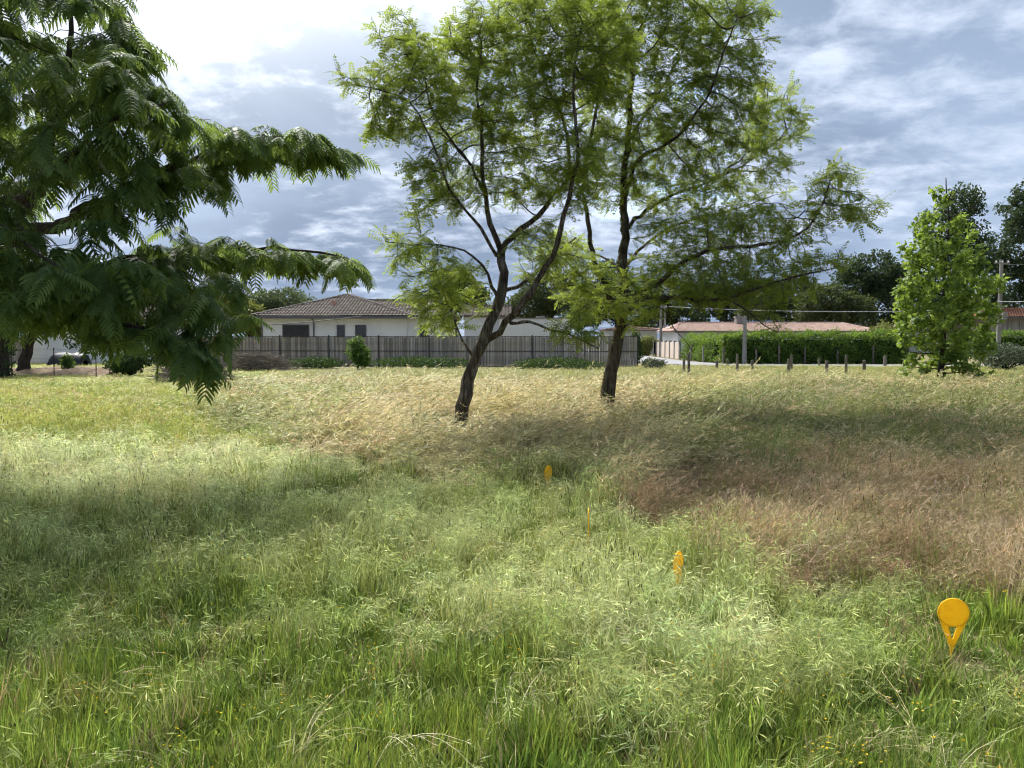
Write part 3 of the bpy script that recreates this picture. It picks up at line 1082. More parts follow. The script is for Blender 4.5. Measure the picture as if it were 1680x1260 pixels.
def grow_tree(limbs, attr, D=0.2, kill=0.32, infl=2.5, maxit=140, trop=(0, 0, 0.05), jit=0.25):
    """limbs: list of (points, r0, r1). Grows thin branches from them towards the attractors.
    Returns node positions, parents, is_limb flags"""
    pos, par = [], []
    for pts, r0, r1 in limbs:
        for i, p in enumerate(pts):
            pos.append(p)
            par.append(-1 if i == 0 else len(pos) - 2)
    n0 = len(pos)
    cap = 60000
    X = np.empty((cap, 3))
    X[:n0] = pos
    par = list(par)
    n = n0
    near = np.full(len(attr), -1)
    nd = np.full(len(attr), 1e9)
    for s in range(0, n0, 200):
        dd = np.linalg.norm(attr[:, None] - X[None, s:min(s + 200, n0)], axis=2)
        j = dd.argmin(1)
        v = dd[np.arange(len(attr)), j]
        b = v < nd
        nd[b], near[b] = v[b], j[b] + s
    alive = nd > kill
    trop = np.array(trop)
    for it in range(maxit):
        act = np.where(alive & (nd < infl))[0]
        if len(act) == 0:
            break
        un, inv = np.unique(near[act], return_inverse=True)
        dirs = np.zeros((len(un), 3))
        np.add.at(dirs, inv, unit(attr[act] - X[near[act]]))
        dirs = unit(unit(dirs) + trop + rng.normal(0, jit, dirs.shape))
        new = X[un] + dirs * D
        k = len(new)
        if n + k > cap:
            break
        X[n:n + k] = new
        par.extend(un.tolist())
        al = np.where(alive)[0]
        dd = np.linalg.norm(attr[al][:, None] - new[None], axis=2)
        j = dd.argmin(1)
        v = dd[np.arange(len(al)), j]
        b = v < nd[al]
        nd[al[b]], near[al[b]] = v[b], j[b] + n
        alive &= nd > kill
        n += k
    return X[:n].copy(), np.array(par), n0


def branch_mesh(X, par, n0, tip=0.005, p=2.5, rmax=0.09, mat=None):
    n = len(X)
    acc = np.zeros(n)
    r = np.zeros(n)
    main = np.full(n, -1)
    best = np.zeros(n)
    for i in range(n - 1, n0 - 1, -1):
        r[i] = max(acc[i], tip ** p) ** (1 / p)
        q = par[i]
        acc[q] += r[i] ** p
        if r[i] > best[q]:
            best[q], main[q] = r[i], i
    r = np.minimum(r, rmax)
    mb = MB()
    for i in range(n0, n):
        q = par[i]
        if q >= n0 and main[q] == i:
            continue
        ch = [i]
        while main[ch[-1]] >= 0:
            ch.append(main[ch[-1]])
        pts = np.vstack((X[q][None], X[ch]))
        if len(ch) >= 3:        # relax the kinks a little
            pts[1:-1] = 0.5 * pts[1:-1] + 0.25 * (pts[:-2] + pts[2:])
        rr = np.concatenate(([r[i]], r[ch]))
        mb.tube(pts, rr, 5 if rr[0] > 0.012 else 3, cap=False)
    return mb, r


def tip_depth(par, n, n0):
    h = np.zeros(n, int)
    for i in range(n - 1, n0 - 1, -1):
        q = par[i]
        h[q] = max(h[q], h[i] + 1)
    return h


def make_limbs(spec, D, wob=0.035):
    out = []
    for pts, r0, r1 in spec:
        c = catmull(pts, D)
        w = rng.normal(0, wob, c.shape)
        w[0] = w[-1] = 0
        k = np.minimum(1, np.linspace(r0, r1, len(c)) / 0.05)[:, None]
        c = c + w * np.clip(k, 0.3, 1)
        out.append((c, r0, r1))
    return out


def limb_parts(tree, limbs, names, bark, side=12):
    for (pts, r0, r1), nm in zip(limbs, names):
        m = MB()
        t = np.linspace(0, 1, len(pts))
        rad = r0 + (r1 - r0) * t ** 0.8
        if nm == 'trunk':
            rad = rad * (1 + 0.35 * np.exp(-t * 16))
        m.tube(pts, rad * (1 + rng.normal(0, 0.04, len(pts))), side + 4 if nm == 'trunk' else 9, bump=0.09)
        m.build(nm, bark, tree, smooth=True)


# ------------------------------------------------------------------ the two leaning locust trees
def locust(label, limbs_px, base_d, lobes, n_attr, leaf_n, leaf_len, bark, kill=0.30, moss=False, k=1.0):
    # k moves the whole tree nearer and makes it smaller in the same measure
    spec = []
    base_d *= k
    kill *= k
    limbs_px = [([(p[0], p[1], (p[2] if len(p) > 2 else 0) * k) for p in pts], r0 * k * (1 if j == 0 else 0.8), r1 * k * (1 if j == 0 else 0.8)) for j, (pts, r0, r1) in enumerate(limbs_px)]
    lobes = [(l[0], l[1], l[2] * k, l[3], l[4], l[5] * k) for l in lobes]
    for pts, r0, r1 in limbs_px:
        w = []
        for p in pts:
            q = P(p[0], p[1], base_d + (p[2] if len(p) > 2 else 0))
            w.append(q)
        spec.append((np.array(w), r0, r1))
    spec[0][0][0][2] = -0.15
    base = spec[0][0][0]
    tree = thing('locust_tree', label, 'tree', (base[0], base[1], 0))
    limbs = make_limbs(spec, 0.16, 0.016)
    limb_parts(tree, limbs, ['trunk'] + ['limb'] * (len(limbs) - 1), bark)
    attr = lobe_points(lobes, n_attr)
    X, par, n0 = grow_tree(limbs, attr, 0.12, kill, 3.5, 180, (0, 0, 0.06), 0.38)
    mb, r = branch_mesh(X, par, n0, 0.0055, 2.25, 0.055)
    mb.build('branches', M['twig'], tree, kind='stuff')
    h = tip_depth(par, len(X), n0)
    cand = np.where((np.arange(len(X)) >= n0) & (h <= 7))[0]
    pick = rng.choice(cand, leaf_n)
    along = unit(X[pick] - X[par[pick]])
    side = unit(np.cross(along, unit(rng.normal(size=along.shape))))
    ax = unit(0.6 * along + 0.9 * side + np.array((0, 0, 0.05)) + rng.normal(0, 0.2, along.shape))
    ax[:, 2] = ax[:, 2] * 0.55 - 0.05
    base = X[pick] + (X[par[pick]] - X[pick]) * rng.random((leaf_n, 1))
    up = unit(np.array((0, 0, 1.0)) + rng.normal(0, 0.38, (leaf_n, 3)))
    lm = MB()
    tmpls = [tmpl_pinnate(int(k)) for k in (5, 6, 6, 7)]
    grp = rng.integers(0, 4, leaf_n)
    # shoots differ a little in colour from one another
    tone = np.clip(0.5 + 0.22 * np.sin(X[pick][:, 0] * 2.1 + X[pick][:, 2] * 1.7) + rng.normal(0, 0.2, leaf_n), 0, 1)
    for g in range(4):
        s = grp == g
        place_leaves(lm, tmpls[g], base[s], ax[s], up[s], leaf_len * rng.uniform(0.65, 1.2, s.sum()), tone[s])
    lm.build('crown', M['locust'], tree)
    if moss:
        mm = MB()
        pts, r0, r1 = limbs[0]
        for k in range(700):
            t = rng.random() ** 1.2
            i = min(int(t * (len(pts) - 1)), len(pts) - 2)
            a = math.pi + rng.normal(0, 0.45) + 0.35
            rr = (r0 + (r1 - r0) * t ** 0.8) * (1 + 0.35 * math.exp(-t * 16)) * 1.02
            c = pts[i] + (pts[i + 1] - pts[i]) * rng.random() + rr * np.array((math.cos(a), math.sin(a) * 0.9, 0))
            s = rng.uniform(0.015, 0.035)
            v = c + unit(rng.normal(size=(4, 3))) * s
            mm.add(v, tris=[(0, 1, 2), (0, 2, 3), (0, 3, 1), (1, 3, 2)], a=rng.random())
        mm.build('moss', M['moss'], tree, kind='stuff')
    return tree


treeA_limbs = [
    ([(744, 727, 0), (754, 688, 0), (768, 628, 0), (779, 590, 0), (793, 560, 0), (802, 533, 0), (819, 497, 0), (826, 474, 0), (825, 445, 0), (822, 412, 0.1)], 0.138, 0.078),
    ([(793, 560, 0), (819, 543, -0.1), (843, 516, -0.3), (862, 492, -0.4), (883, 464, -0.5), (898, 440, -0.6), (915, 395, -0.8), (932, 330, -1.0), (948, 250, -1.2), (940, 150, -1.2), (950, 60, -1.1)], 0.088, 0.018),
    ([(822, 412, 0.1), (803, 367, 0.1), (795, 317, 0), (791, 270, -0.1), (790, 200, -0.3), (783, 150, -0.3), (790, 80, -0.4)], 0.072, 0.016),
    ([(822, 412, 0.1), (853, 377, 0.3), (883, 353, 0.5), (910, 320, 0.6), (933, 288, 0.7), (927, 205, 0.7), (897, 140, 0.5), (880, 93, 0.5), (863, 40, 0.4)], 0.075, 0.018),
    ([(795, 317, 0), (767, 263, 0.3), (737, 230, 0.5), (707, 213, 0.8), (668, 203, 1.0)], 0.042, 0.014),
    ([(815, 420, 0.1), (777, 360, -0.3), (737, 310, -0.6), (720, 260, -0.8), (687, 187, -0.9), (653, 157, -0.9), (587, 140, -0.8)], 0.042, 0.011),
    ([(767, 263, 0.3), (725, 210, 0.1), (705, 170, 0), (697, 130, 0), (680, 80, 0)], 0.034, 0.011),
    ([(829, 476, 0), (848, 471, 0.5), (881, 447, 1.0), (905, 420, 1.4), (945, 390, 1.7)], 0.055, 0.018),
    ([(819, 497, 0), (808, 470, -0.4), (800, 450, -0.6), (778, 420, -0.9), (742, 405, -1.2), (690, 400, -1.4)], 0.045, 0.012),
    ([(838, 530, -0.3), (867, 528, -0.8), (902, 540, -1.2), (929, 547, -1.4), (962, 562, -1.6), (982, 572, -1.7)], 0.042, 0.012),
    ([(779, 590, 0), (760, 560, -0.4), (742, 520, -0.7), (728, 480, -0.9), (715, 445, -1.0)], 0.028, 0.010),
]
treeA_lobes = [
    (650, 60, 13.9, 42, 42, 0.7), (655, 120, 13.9, 55, 40, 0.9), (580, 128, 13.1, 48, 20, 0.4), (640, 190, 13.6, 45, 45, 0.9), (720, 110, 13.9, 80, 60, 1.3), (780, 70, 13.8, 60, 55, 1.2),
    (850, 70, 14, 70, 70, 1.3), (870, 20, 14, 60, 50, 1.2), (760, 180, 14, 80, 60, 1.5), (850, 190, 14.1, 80, 70, 1.6), (930, 120, 13.6, 70, 80, 1.5), (945, 30, 13.4, 70, 50, 1.3),
    (700, 285, 13.4, 40, 50, 0.8), (740, 300, 14, 50, 50, 1.0), (690, 340, 13.2, 30, 25, 0.6), (655, 400, 12.6, 36, 22, 0.5), (690, 425, 12.8, 55, 35, 0.8), (690, 485, 12.9, 52, 32, 0.7), (725, 530, 13, 42, 26, 0.6),
    (745, 470, 13.2, 40, 50, 0.8), (860, 290, 14.4, 70, 50, 1.3), (950, 280, 13.3, 50, 70, 1.2), (930, 430, 15.3, 50, 40, 0.8), (940, 540, 12.4, 48, 30, 0.6), (880, 400, 14.4, 50, 40, 1.0), (1000, 90, 13.2, 50, 80, 1.2)]
locust('left leaning locust tree with furrowed trunk and forked limbs', treeA_limbs, 13.9, treeA_lobes, 5200, 11800, 0.205, M['bark'], kill=0.22, k=0.865)

treeB_limbs = [
    ([(993, 698, 0), (997, 660, 0), (1001, 622, 0), (1010, 573, 0), (1019, 535, 0), (1021, 490, 0), (1022, 423, 0), (1026, 362, 0.1), (1024, 312, 0.1), (1030, 229, 0.1), (1034, 160, 0), (1040, 80, 0)], 0.165, 0.036),
    ([(1015, 515, 0), (995, 470, -0.2), (972, 415, -0.3), (963, 362, -0.4), (957, 282, -0.5), (975, 200, -0.4), (985, 120, -0.2), (980, 40, 0)], 0.085, 0.022),
    ([(1021, 500, 0), (1050, 478, -0.4), (1079, 464, -0.8), (1129, 425, -1.3), (1180, 408, -1.6), (1250, 402, -1.8), (1310, 385, -1.8), (1345, 345, -1.7), (1366, 285, -1.6)], 0.085, 0.016),
    ([(1040, 485, -0.2), (1057, 488, -0.8), (1111, 491, -1.3), (1160, 493, -1.7), (1194, 491, -2.0), (1224, 479, -2.2), (1300, 455, -2.4), (1370, 440, -2.4)], 0.075, 0.014),
    ([(1025, 380, 0.1), (1060, 345, 0.6), (1113, 316, 1.0), (1167, 297, 1.3), (1230, 264, 1.5), (1290, 220, 1.6)], 0.065, 0.014),
    ([(1024, 320, 0.1), (1050, 260, -0.5), (1110, 225, -0.9), (1165, 150, -1.1), (1185, 90, -1.2), (1210, 30, -1.2)], 0.060, 0.016),
    ([(1022, 440, 0), (1060, 400, 0.9), (1120, 365, 1.5), (1200, 345, 1.9), (1270, 320, 2.0)], 0.055, 0.014),
    ([(1194, 491, -2.0), (1229, 512, -2.2), (1254, 535, -2.3), (1275, 545, -2.4)], 0.028, 0.010),
    ([(1095, 500, -1.2), (1104, 536, -1.5), (1126, 560, -1.6), (1141, 584, -1.6)], 0.022, 0.008),
    ([(1030, 229, 0.1), (1070, 170, 0.6), (1110, 100, 0.9), (1130, 30, 1.0)], 0.042, 0.014),
    ([(1022, 440, 0), (985, 420, 0.8), (950, 408, 1.2), (900, 395, 1.4)], 0.04, 0.012),
]
treeB_lobes = [
    (1060, 40, 17, 80, 70, 1.6), (1010, -30, 17, 110, 60, 1.6), (1140, 30, 17, 80, 60, 1.5), (1215, 40, 16.2, 60, 45, 1.0), (1120, 120, 17, 80, 60, 1.6), (1200, 130, 16.5, 60, 50, 1.2), (1265, 170, 18, 52, 40, 1.0),
    (1270, 215, 18.2, 55, 45, 1.0), (1180, 220, 17, 90, 55, 1.6), (1080, 220, 17, 90, 60, 1.6), (1230, 285, 18, 70, 40, 1.2), (1110, 300, 17.5, 90, 50, 1.6), (1010, 280, 17, 60, 60, 1.2), (990, 150, 17, 50, 80, 1.2),
    (1375, 295, 15.5, 42, 38, 0.7), (1410, 345, 15.5, 48, 28, 0.7), (1330, 350, 15.4, 50, 40, 0.8), (1240, 360, 16.4, 80, 35, 1.2), (1150, 380, 16.5, 90, 45, 1.4), (1320, 425, 14.9, 80, 32, 0.8), (1220, 440, 15.2, 90, 40, 1.0),
    (1110, 450, 16, 70, 40, 1.2), (1180, 480, 15.4, 80, 32, 0.9), (1280, 475, 14.8, 70, 28, 0.7), (1000, 475, 16.2, 80, 38, 1.2), (1040, 510, 15.8, 60, 26, 0.8), (960, 500, 16.4, 50, 30, 0.8), (1270, 530, 14.8, 32, 18, 0.4), (930, 400, 18.3, 40, 26, 0.8)]
locust('right locust tree with mossy straight trunk and wide spreading crown', treeB_limbs, 17.0, treeB_lobes, 6800, 15000, 0.225, M['bark_moss'], kill=0.25, moss=True, k=0.85)


# ------------------------------------------------------------------ the mimosa hanging in from the left
def mimosa():
    tree = thing('mimosa_tree', 'dark green mimosa with feathery fronds hanging in from the left edge', 'tree', (-7.0, 9.0, 0))
    f = np.array((-6.55, 8.95, 2.2))
    spec = [
        (np.array([(-7.05, 9.0, -0.1), (-7.0, 9.0, 0.6), (-6.8, 9.0, 1.4), f]), 0.22, 0.17),
        (np.array([f, P(0, 398, 8.5), P(100, 366, 8.2), P(160, 335, 8.0), P(230, 298, 8.0), P(330, 258, 8.4), P(440, 240, 8.9), P(530, 245, 9.3)]), 0.11, 0.012),
        (np.array([f, P(-10, 340, 8.7), P(58, 318, 8.3), P(85, 230, 7.9), P(110, 120, 7.8), P(120, 0, 7.8)]), 0.10, 0.018),
        (np.array([f, P(0, 445, 8.4), P(120, 440, 8.1), P(250, 425, 8.2), P(380, 408, 8.8), P(500, 412, 9.3), P(570, 424, 9.6)]), 0.09, 0.010),
        (np.array([f, P(0, 490, 7.9), P(110, 505, 7.5), P(220, 535, 7.2), P(300, 560, 7.0), P(348, 600, 7.0)]), 0.07, 0.010),
        (np.array([f, (-7.4, 9.4, 4.0), (-8.0, 9.6, 5.6), (-8.2, 9.6, 7.0)]), 0.12, 0.03),
        (np.array([P(58, 318, 8.3), P(120, 250, 7.4), P(190, 190, 7.2), P(270, 170, 7.3)]), 0.05, 0.012),
        (np.array([P(0, 400, 8.5), P(60, 300, 9.2), P(60, 180, 9.6), P(20, 80, 9.8)]), 0.06, 0.015),
        (np.array([f, (-6.2, 7.6, 2.9), P(-20, 360, 6.8), P(80, 430, 6.6), P(160, 470, 6.6)]), 0.035, 0.010),
    ]
    limbs = make_limbs(spec, 0.14, 0.025)
    limb_parts(tree, limbs, ['trunk'] + ['limb'] * (len(limbs) - 1), M['bark_dark'])
    lobes = [
        (80, 40, 7.9, 130, 80, 1.4), (200, 40, 7.8, 50, 60, 0.8), (60, 170, 7.6, 140, 80, 1.5), (190, 130, 7.5, 80, 60, 1.0), (255, 180, 7.5, 70, 42, 0.9), (330, 205, 8, 55, 30, 0.8),
        (400, 228, 8.6, 90, 42, 0.8), (490, 226, 9.0, 66, 36, 0.7), (555, 245, 9.3, 38, 28, 0.6), (300, 275, 8.0, 55, 30, 0.7), (345, 300, 8.2, 28, 22, 0.4),
        (190, 262, 7.5, 90, 46, 1.0), (80, 270, 7.2, 90, 34, 1.0, 0.8), (20, 120, 7.4, 80, 80, 1.2), (80, 425, 7.3, 110, 40, 1.2), (330, 402, 8.5, 85, 36, 0.8), (430, 408, 9.0, 80, 38, 0.7), (540, 424, 9.5, 64, 32, 0.6), (590, 440, 9.6, 24, 18, 0.4),
        (200, 440, 7.2, 120, 45, 1.2), (90, 500, 7.0, 100, 40, 1.0), (310, 462, 7.6, 80, 30, 0.9, 0.7), (390, 500, 7.6, 34, 34, 0.5, 0.5), (200, 515, 6.9, 70, 30, 0.8, 0.8), (320, 560, 7.0, 50, 22, 0.4, 0.6), (352, 615, 7.0, 34, 26, 0.3, 0.9),
        (215, 345, 7.6, 80, 40, 0.9, 0.8), (-130, 200, 8.5, 150, 170, 1.8, 0.3), (-130, 420, 8, 120, 70, 1.5, 0.3), (60, -100, 8.2, 160, 80, 1.5, 0.35)]
    attr = lobe_points(lobes, 1900)
    X, par, n0 = grow_tree(limbs, attr, 0.13, 0.26, 3.0, 140, (0, 0, 0.02), 0.25)
    mb, r = branch_mesh(X, par, n0, 0.0035, 2.4, 0.04)
    mb.build('branches', M['bark_dark'], tree, kind='stuff')
    h = tip_depth(par, len(X), n0)
    cand = np.where((np.arange(len(X)) >= n0) & (h <= 4))[0]
    lens = np.cumsum([0] + [len(l[0]) for l in limbs])
    bough = np.concatenate([np.arange(lens[k] + int((lens[k + 1] - lens[k]) * 0.48), lens[k + 1]) for k in (1, 3, 4)])
    cand = np.concatenate((cand, bough, bough))
    n = 4700
    pick = rng.choice(cand, n)
    along = unit(X[pick] - X[par[pick]])
    az = rng.uniform(0, 2 * math.pi, n)
    out = np.stack((np.cos(az), np.sin(az), np.zeros(n)), 1)
    ax = unit(0.5 * along + 0.8 * out + np.array((0.12, -0.1, 0)) + rng.normal(0, 0.1, (n, 3)))
    ax[:, 2] = -rng.uniform(0.05, 0.95, n)
    up = unit(np.array((0, 0, 1.0)) + rng.normal(0, 0.22, (n, 3)))
    base = X[pick]
    sc = 0.15 + 0.20 * rng.random(n) ** 1.2
    tone = np.clip(0.45 + 0.25 * np.sin(base[:, 0] * 1.9 + base[:, 2] * 2.3) + rng.normal(0, 0.22, n), 0, 1)
    # the fronds nearest the viewer are separate leaves
    px, py = proj(base)
    inview = (px > -20) & (px < 640) & (py > -10) & (py < 660)
    dist = np.linalg.norm(base - np.array((0, 0, CAM_H)), axis=1)
    order = np.argsort(np.where(inview, dist / sc, 1e6))
    near = order[:300]
    tm = [tmpl_bipinnate(k, 3, dr, wd, pl) for k, dr, wd, pl in ((7, 0.25, 0.085, 0.46), (9, 0.35, 0.075, 0.42), (9, 0.5, 0.07, 0.38), (10, 0.3, 0.07, 0.44), (11, 0.6, 0.065, 0.36), (6, 0.2, 0.09, 0.5))]
    meshes = []
    for i, t in enumerate(tm):
        meshes.append(MB().add(t[0], quads=t[1], a=0.05 + 0.17 * i).mesh('frond', M['mimosa']))
    Fm = rot_frames(ax[near], up[near])
    for k, i in enumerate(near):
        o = link('frond', meshes[k % 6], tree)
        m4 = Matrix([[*(Fm[k][a] * sc[i]), base[i][a]] for a in range(3)] + [[0, 0, 0, 1]])
        o.matrix_basis = m4
    rest = order[300:]
    tl = [tmpl_bipinnate(k, 2, dr, 0.078, pl) for k, dr, pl in ((7, 0.25, 0.46), (9, 0.35, 0.42), (9, 0.55, 0.38), (10, 0.3, 0.44))]
    lm = MB()
    g = rng.integers(0, 4, len(rest))
    for q in range(4):
        s = rest[g == q]
        place_leaves(lm, tl[q], base[s], ax[s], up[s], sc[s], tone[s])
    lm.build('crown', M['mimosa'], tree, kind='stuff')


mimosa()


# ------------------------------------------------------------------ the young leafy tree at the right
def young_tree():
    d = 27.5
    x = XG(1545, d)
    tree = thing('young_tree', 'bright green young conical tree branched to the ground at the right', 'tree', (x, d, 0))
    top = P(1552, 292, d)
    spec = [(np.array([(x, d, -0.1), (x + 0.03, d, 1.5), (x - 0.02, d, 3.5), (x + 0.08, d, 5.6), top]), 0.11, 0.015)]
    for k in range(30):
        z = 0.35 + 6.4 * (k / 30) ** 1.1
        a = k * 2.4
        ln = (2.1 if z > 1.5 else 1.5) * (1 - 0.78 * max(0, z - 1.5) / 6.0) * rng.uniform(0.75, 1.1)
        o = np.array((math.cos(a), math.sin(a), 0))
        b = np.array((x, d, z))
        lift = 0.45 if z > 1.2 else 0.05
        spec.append((np.array([b, b + o * ln * 0.5 + (0, 0, lift * ln * 0.45), b + o * ln + (0, 0, lift * ln * 1.1)]), 0.03, 0.008))
    limbs = make_limbs(spec, 0.22, 0.02)
    limb_parts(tree, limbs, ['trunk'] + ['limb'] * 30, M['bark_dark'], 8)
    lobes = [(1550, 325, d, 14, 36, 0.35), (1532, 320, d, 8, 12, 0.2), (1540, 380, d, 45, 36, 0.9), (1508, 400, d, 18, 18, 0.5), (1582, 385, d, 16, 22, 0.5), (1545, 430, d, 66, 36, 1.3), (1548, 480, d, 80, 40, 1.6), (1490, 470, d, 26, 18, 0.6), (1612, 468, d, 30, 20, 0.8), (1545, 530, d, 80, 34, 1.6),
             (1482, 508, d, 24, 12, 0.6), (1618, 520, d, 26, 22, 0.6), (1640, 472, d, 14, 12, 0.4), (1545, 570, d, 66, 26, 1.3), (1488, 562, d, 28, 12, 0.6), (1560, 602, d, 50, 16, 1.0), (1496, 612, d, 26, 9, 0.5), (1598, 620, d, 24, 5, 0.5), (1610, 570, d, 26, 22, 0.7), (1470, 545, d, 10, 8, 0.3)]
    attr = lobe_points(lobes, 900)
    X, par, n0 = grow_tree(limbs, attr, 0.2, 0.3, 3.0, 60, (0, 0, 0.15), 0.2)
    mb, r = branch_mesh(X, par, n0, 0.005, 2.4, 0.03)
    mb.build('branches', M['bark_dark'], tree, kind='stuff')
    h = tip_depth(par, len(X), n0)
    cand = np.where((np.arange(len(X)) >= n0) & (h <= 2))[0]
    n = 7200
    pick = rng.choice(cand, n)
    base = X[pick] + rng.normal(0, 0.09, (n, 3))
    ax = unit(rng.normal(size=(n, 3)) + (0, 0, -0.25))
    up = unit(rng.normal(size=(n, 3)) * 0.7 + (0, 0, 1))
    tone = np.clip(0.45 + 0.3 * np.sin(base[:, 0] * 3 + base[:, 2] * 2.6 + base[:, 1]) + rng.normal(0, 0.22, n), 0, 1)
    lm = MB()
    place_leaves(lm, tmpl_broad(), base, ax, up, rng.uniform(0.12, 0.23, n), tone)
    lm.build('crown', M['sweetgum'], tree)


young_tree()


# ------------------------------------------------------------------ trees behind
def clump_crown(lobes, n_clump, per, clump_r, leaf, mat, tree, w=0.55, shell=0.45, flat=0.7):
    c = lobe_points(lobes, n_clump, shell)
    n = n_clump * per
    cc = np.repeat(c, per, 0)
    r = np.repeat(clump_r * rng.uniform(0.6, 1.3, n_clump), per)[:, None]
    dirs = unit(rng.normal(size=(n, 3)))
    rad = rng.random((n, 1)) ** 0.45
    base = cc + dirs * rad * r * np.array((1, 1, flat))
    ax = unit(dirs * 0.8 + rng.normal(size=(n, 3)) * 0.7)
    up = unit(dirs * 0.8 + np.array((0, 0, 0.8)) + rng.normal(size=(n, 3)) * 0.5)
    tone = np.clip(np.repeat(rng.uniform(0.15, 0.8, n_clump), per) + rng.normal(0, 0.16, n), 0, 1)
    lm = MB()
    place_leaves(lm, tmpl_diamond(w), base, ax, up, leaf * rng.uniform(0.6, 1.35, n), tone)
    return lm.build('crown', mat, tree)


def back_tree(label, px, d, lobes, mat, n_clump=260, per=46, clump_r=0.75, leaf=0.34, trunk=0.3, bark='bark_dark', trunk_px=None):
    """lobes in px offsets given absolutely, depth offset relative to d"""
    x = XG(trunk_px or px, d)
    tree = thing('background_tree', label, 'tree', (x, d, 0), 'trees behind the houses')
    lb = [(l[0], l[1], d + l[2], l[3], l[4], l[5]) for l in lobes]
    top = P(px, min(l[1] for l in lb), d)
    spec = [(np.array([(x, d, -0.1), (x * 0.98 + top[0] * 0.02, d, top[2] * 0.35), (0.7 * x + 0.3 * top[0], d, top[2] * 0.65), top]), trunk, 0.05)]
    for l in lb:
        e = P(l[0], l[1], l[2])
        s = spec[0][0][1] * 0.6 + spec[0][0][2] * 0.4
        spec.append((np.array([s, (s + e) / 2 + (0, 0, -0.2), e]), trunk * 0.4, 0.03))
    limbs = make_limbs(spec, 0.8, 0.06)
    limb_parts(tree, limbs, ['trunk'] + ['limb'] * len(lb), M[bark], 8)
    clump_crown(lb, n_clump, per, clump_r, leaf, mat, tree)
    return tree


bt = back_tree
bt('tall dark tree rising just behind the young leafy tree', 1560, 72, [(1575, 335, 0, 30, 26, 1.8), (1545, 380, 0, 36, 34, 2.2), (1590, 400, 1, 32, 36, 2.2), (1555, 440, 0, 60, 40, 3), (1600, 470, 1, 40, 50, 3), (1540, 500, 0, 50, 40, 3)], M['oak'], 300, 50)
bt('tall dark tree cut by the right frame edge', 1690, 80, [(1672, 350, 0, 28, 34, 2), (1700, 330, 0, 34, 40, 2), (1660, 400, 0, 34, 40, 2.5), (1700, 430, 0, 60, 60, 3.5), (1655, 470, 1, 36, 40, 2.5), (1680, 520, 0, 60, 40, 3)], M['oak'], 330, 50)
bt('broad dark round tree left of the young leafy tree', 1432, 84, [(1430, 445, 0, 42, 30, 3), (1400, 470, 0, 34, 32, 2.5), (1460, 470, 0, 34, 34, 2.5), (1430, 500, 0, 58, 36, 3.5)], M['oak'], 260, 50)
bt('olive green low tree behind the right end of the pink roof', 1370, 74, [(1350, 495, 0, 40, 24, 2), (1395, 505, 0, 38, 22, 2), (1370, 520, 0, 60, 18, 2.5)], M['midtree'], 170, 46, 0.6)
bt('olive tree seen below the spreading locust boughs', 1280, 80, [(1290, 480, 0, 48, 26, 2.5), (1250, 500, 0, 44, 24, 2.5), (1310, 510, 0, 44, 22, 2)], M['midtree'], 190, 46, 0.65)
bt('dark tree behind the chimney of the pink roofed house', 1190, 86, [(1190, 470, 0, 50, 34, 3), (1150, 495, 0, 44, 32, 3), (1215, 505, 0, 44, 26, 3)], M['oak'], 230, 46)
bt('dark tree behind the pair of pale poles', 1100, 92, [(1095, 470, 0, 44, 36, 3), (1065, 505, 0, 40, 34, 3), (1120, 510, 0, 36, 30, 3)], M['oak'], 230, 46)
bt('dark evergreen behind the mossy locust trunk', 1010, 88, [(1000, 470, 0, 46, 40, 3), (965, 500, 0, 40, 34, 3), (1035, 510, 0, 36, 30, 3)], M['oak'], 230, 46)
bt('mid green tree behind the flat blockwork garage', 905, 76, [(900, 480, 0, 48, 34, 2.5), (870, 505, 0, 40, 26, 2.5), (935, 510, 0, 38, 26, 2.5)], M['midtree'], 220, 46)
bt('small dark round tree behind the bungalow roof end', 748, 74, [(740, 470, 0, 34, 30, 2.2), (765, 490, 0, 32, 26, 2), (725, 500, 0, 28, 20, 2)], M['oak'], 190, 46, 0.6)
bt('pale hazy tree behind the left end of the bungalow roof', 460, 95, [(470, 495, 0, 32, 20, 2.5), (440, 500, 0, 30, 20, 2.5), (500, 505, 0, 32, 14, 2.5), (405, 505, 0, 36, 22, 2.5)], M['hazytree'], 230, 46, 0.7)
bt('pale green tree behind the left roof corner of the bungalow', 410, 66, [(400, 520, 0, 30, 22, 2), (372, 510, 0, 34, 28, 2), (425, 540, 0, 14, 16, 1)], M['yellowtree'], 150, 40, 0.5)
bt('distant dark tree behind the white house at the left', 250, 80, [(250, 470, 0, 50, 40, 3), (200, 490, 0, 50, 40, 3), (310, 500, 0, 44, 34, 3)], M['midtree'], 220, 46)
bt('distant dark tree beyond the mimosa crown', 110, 84, [(110, 460, 0, 60, 46, 3), (50, 480, 0, 50, 46, 3), (160, 495, 0, 44, 36, 3)], M['oak'], 240, 46)
bt('yellowish small tree at the street bend beside the fence end', 1060, 70, [(1062, 562, 0, 12, 10, 0.8), (1054, 575, 0, 10, 10, 0.8)], M['yellowtree'], 60, 40, 0.35, 0.2, 0.08)


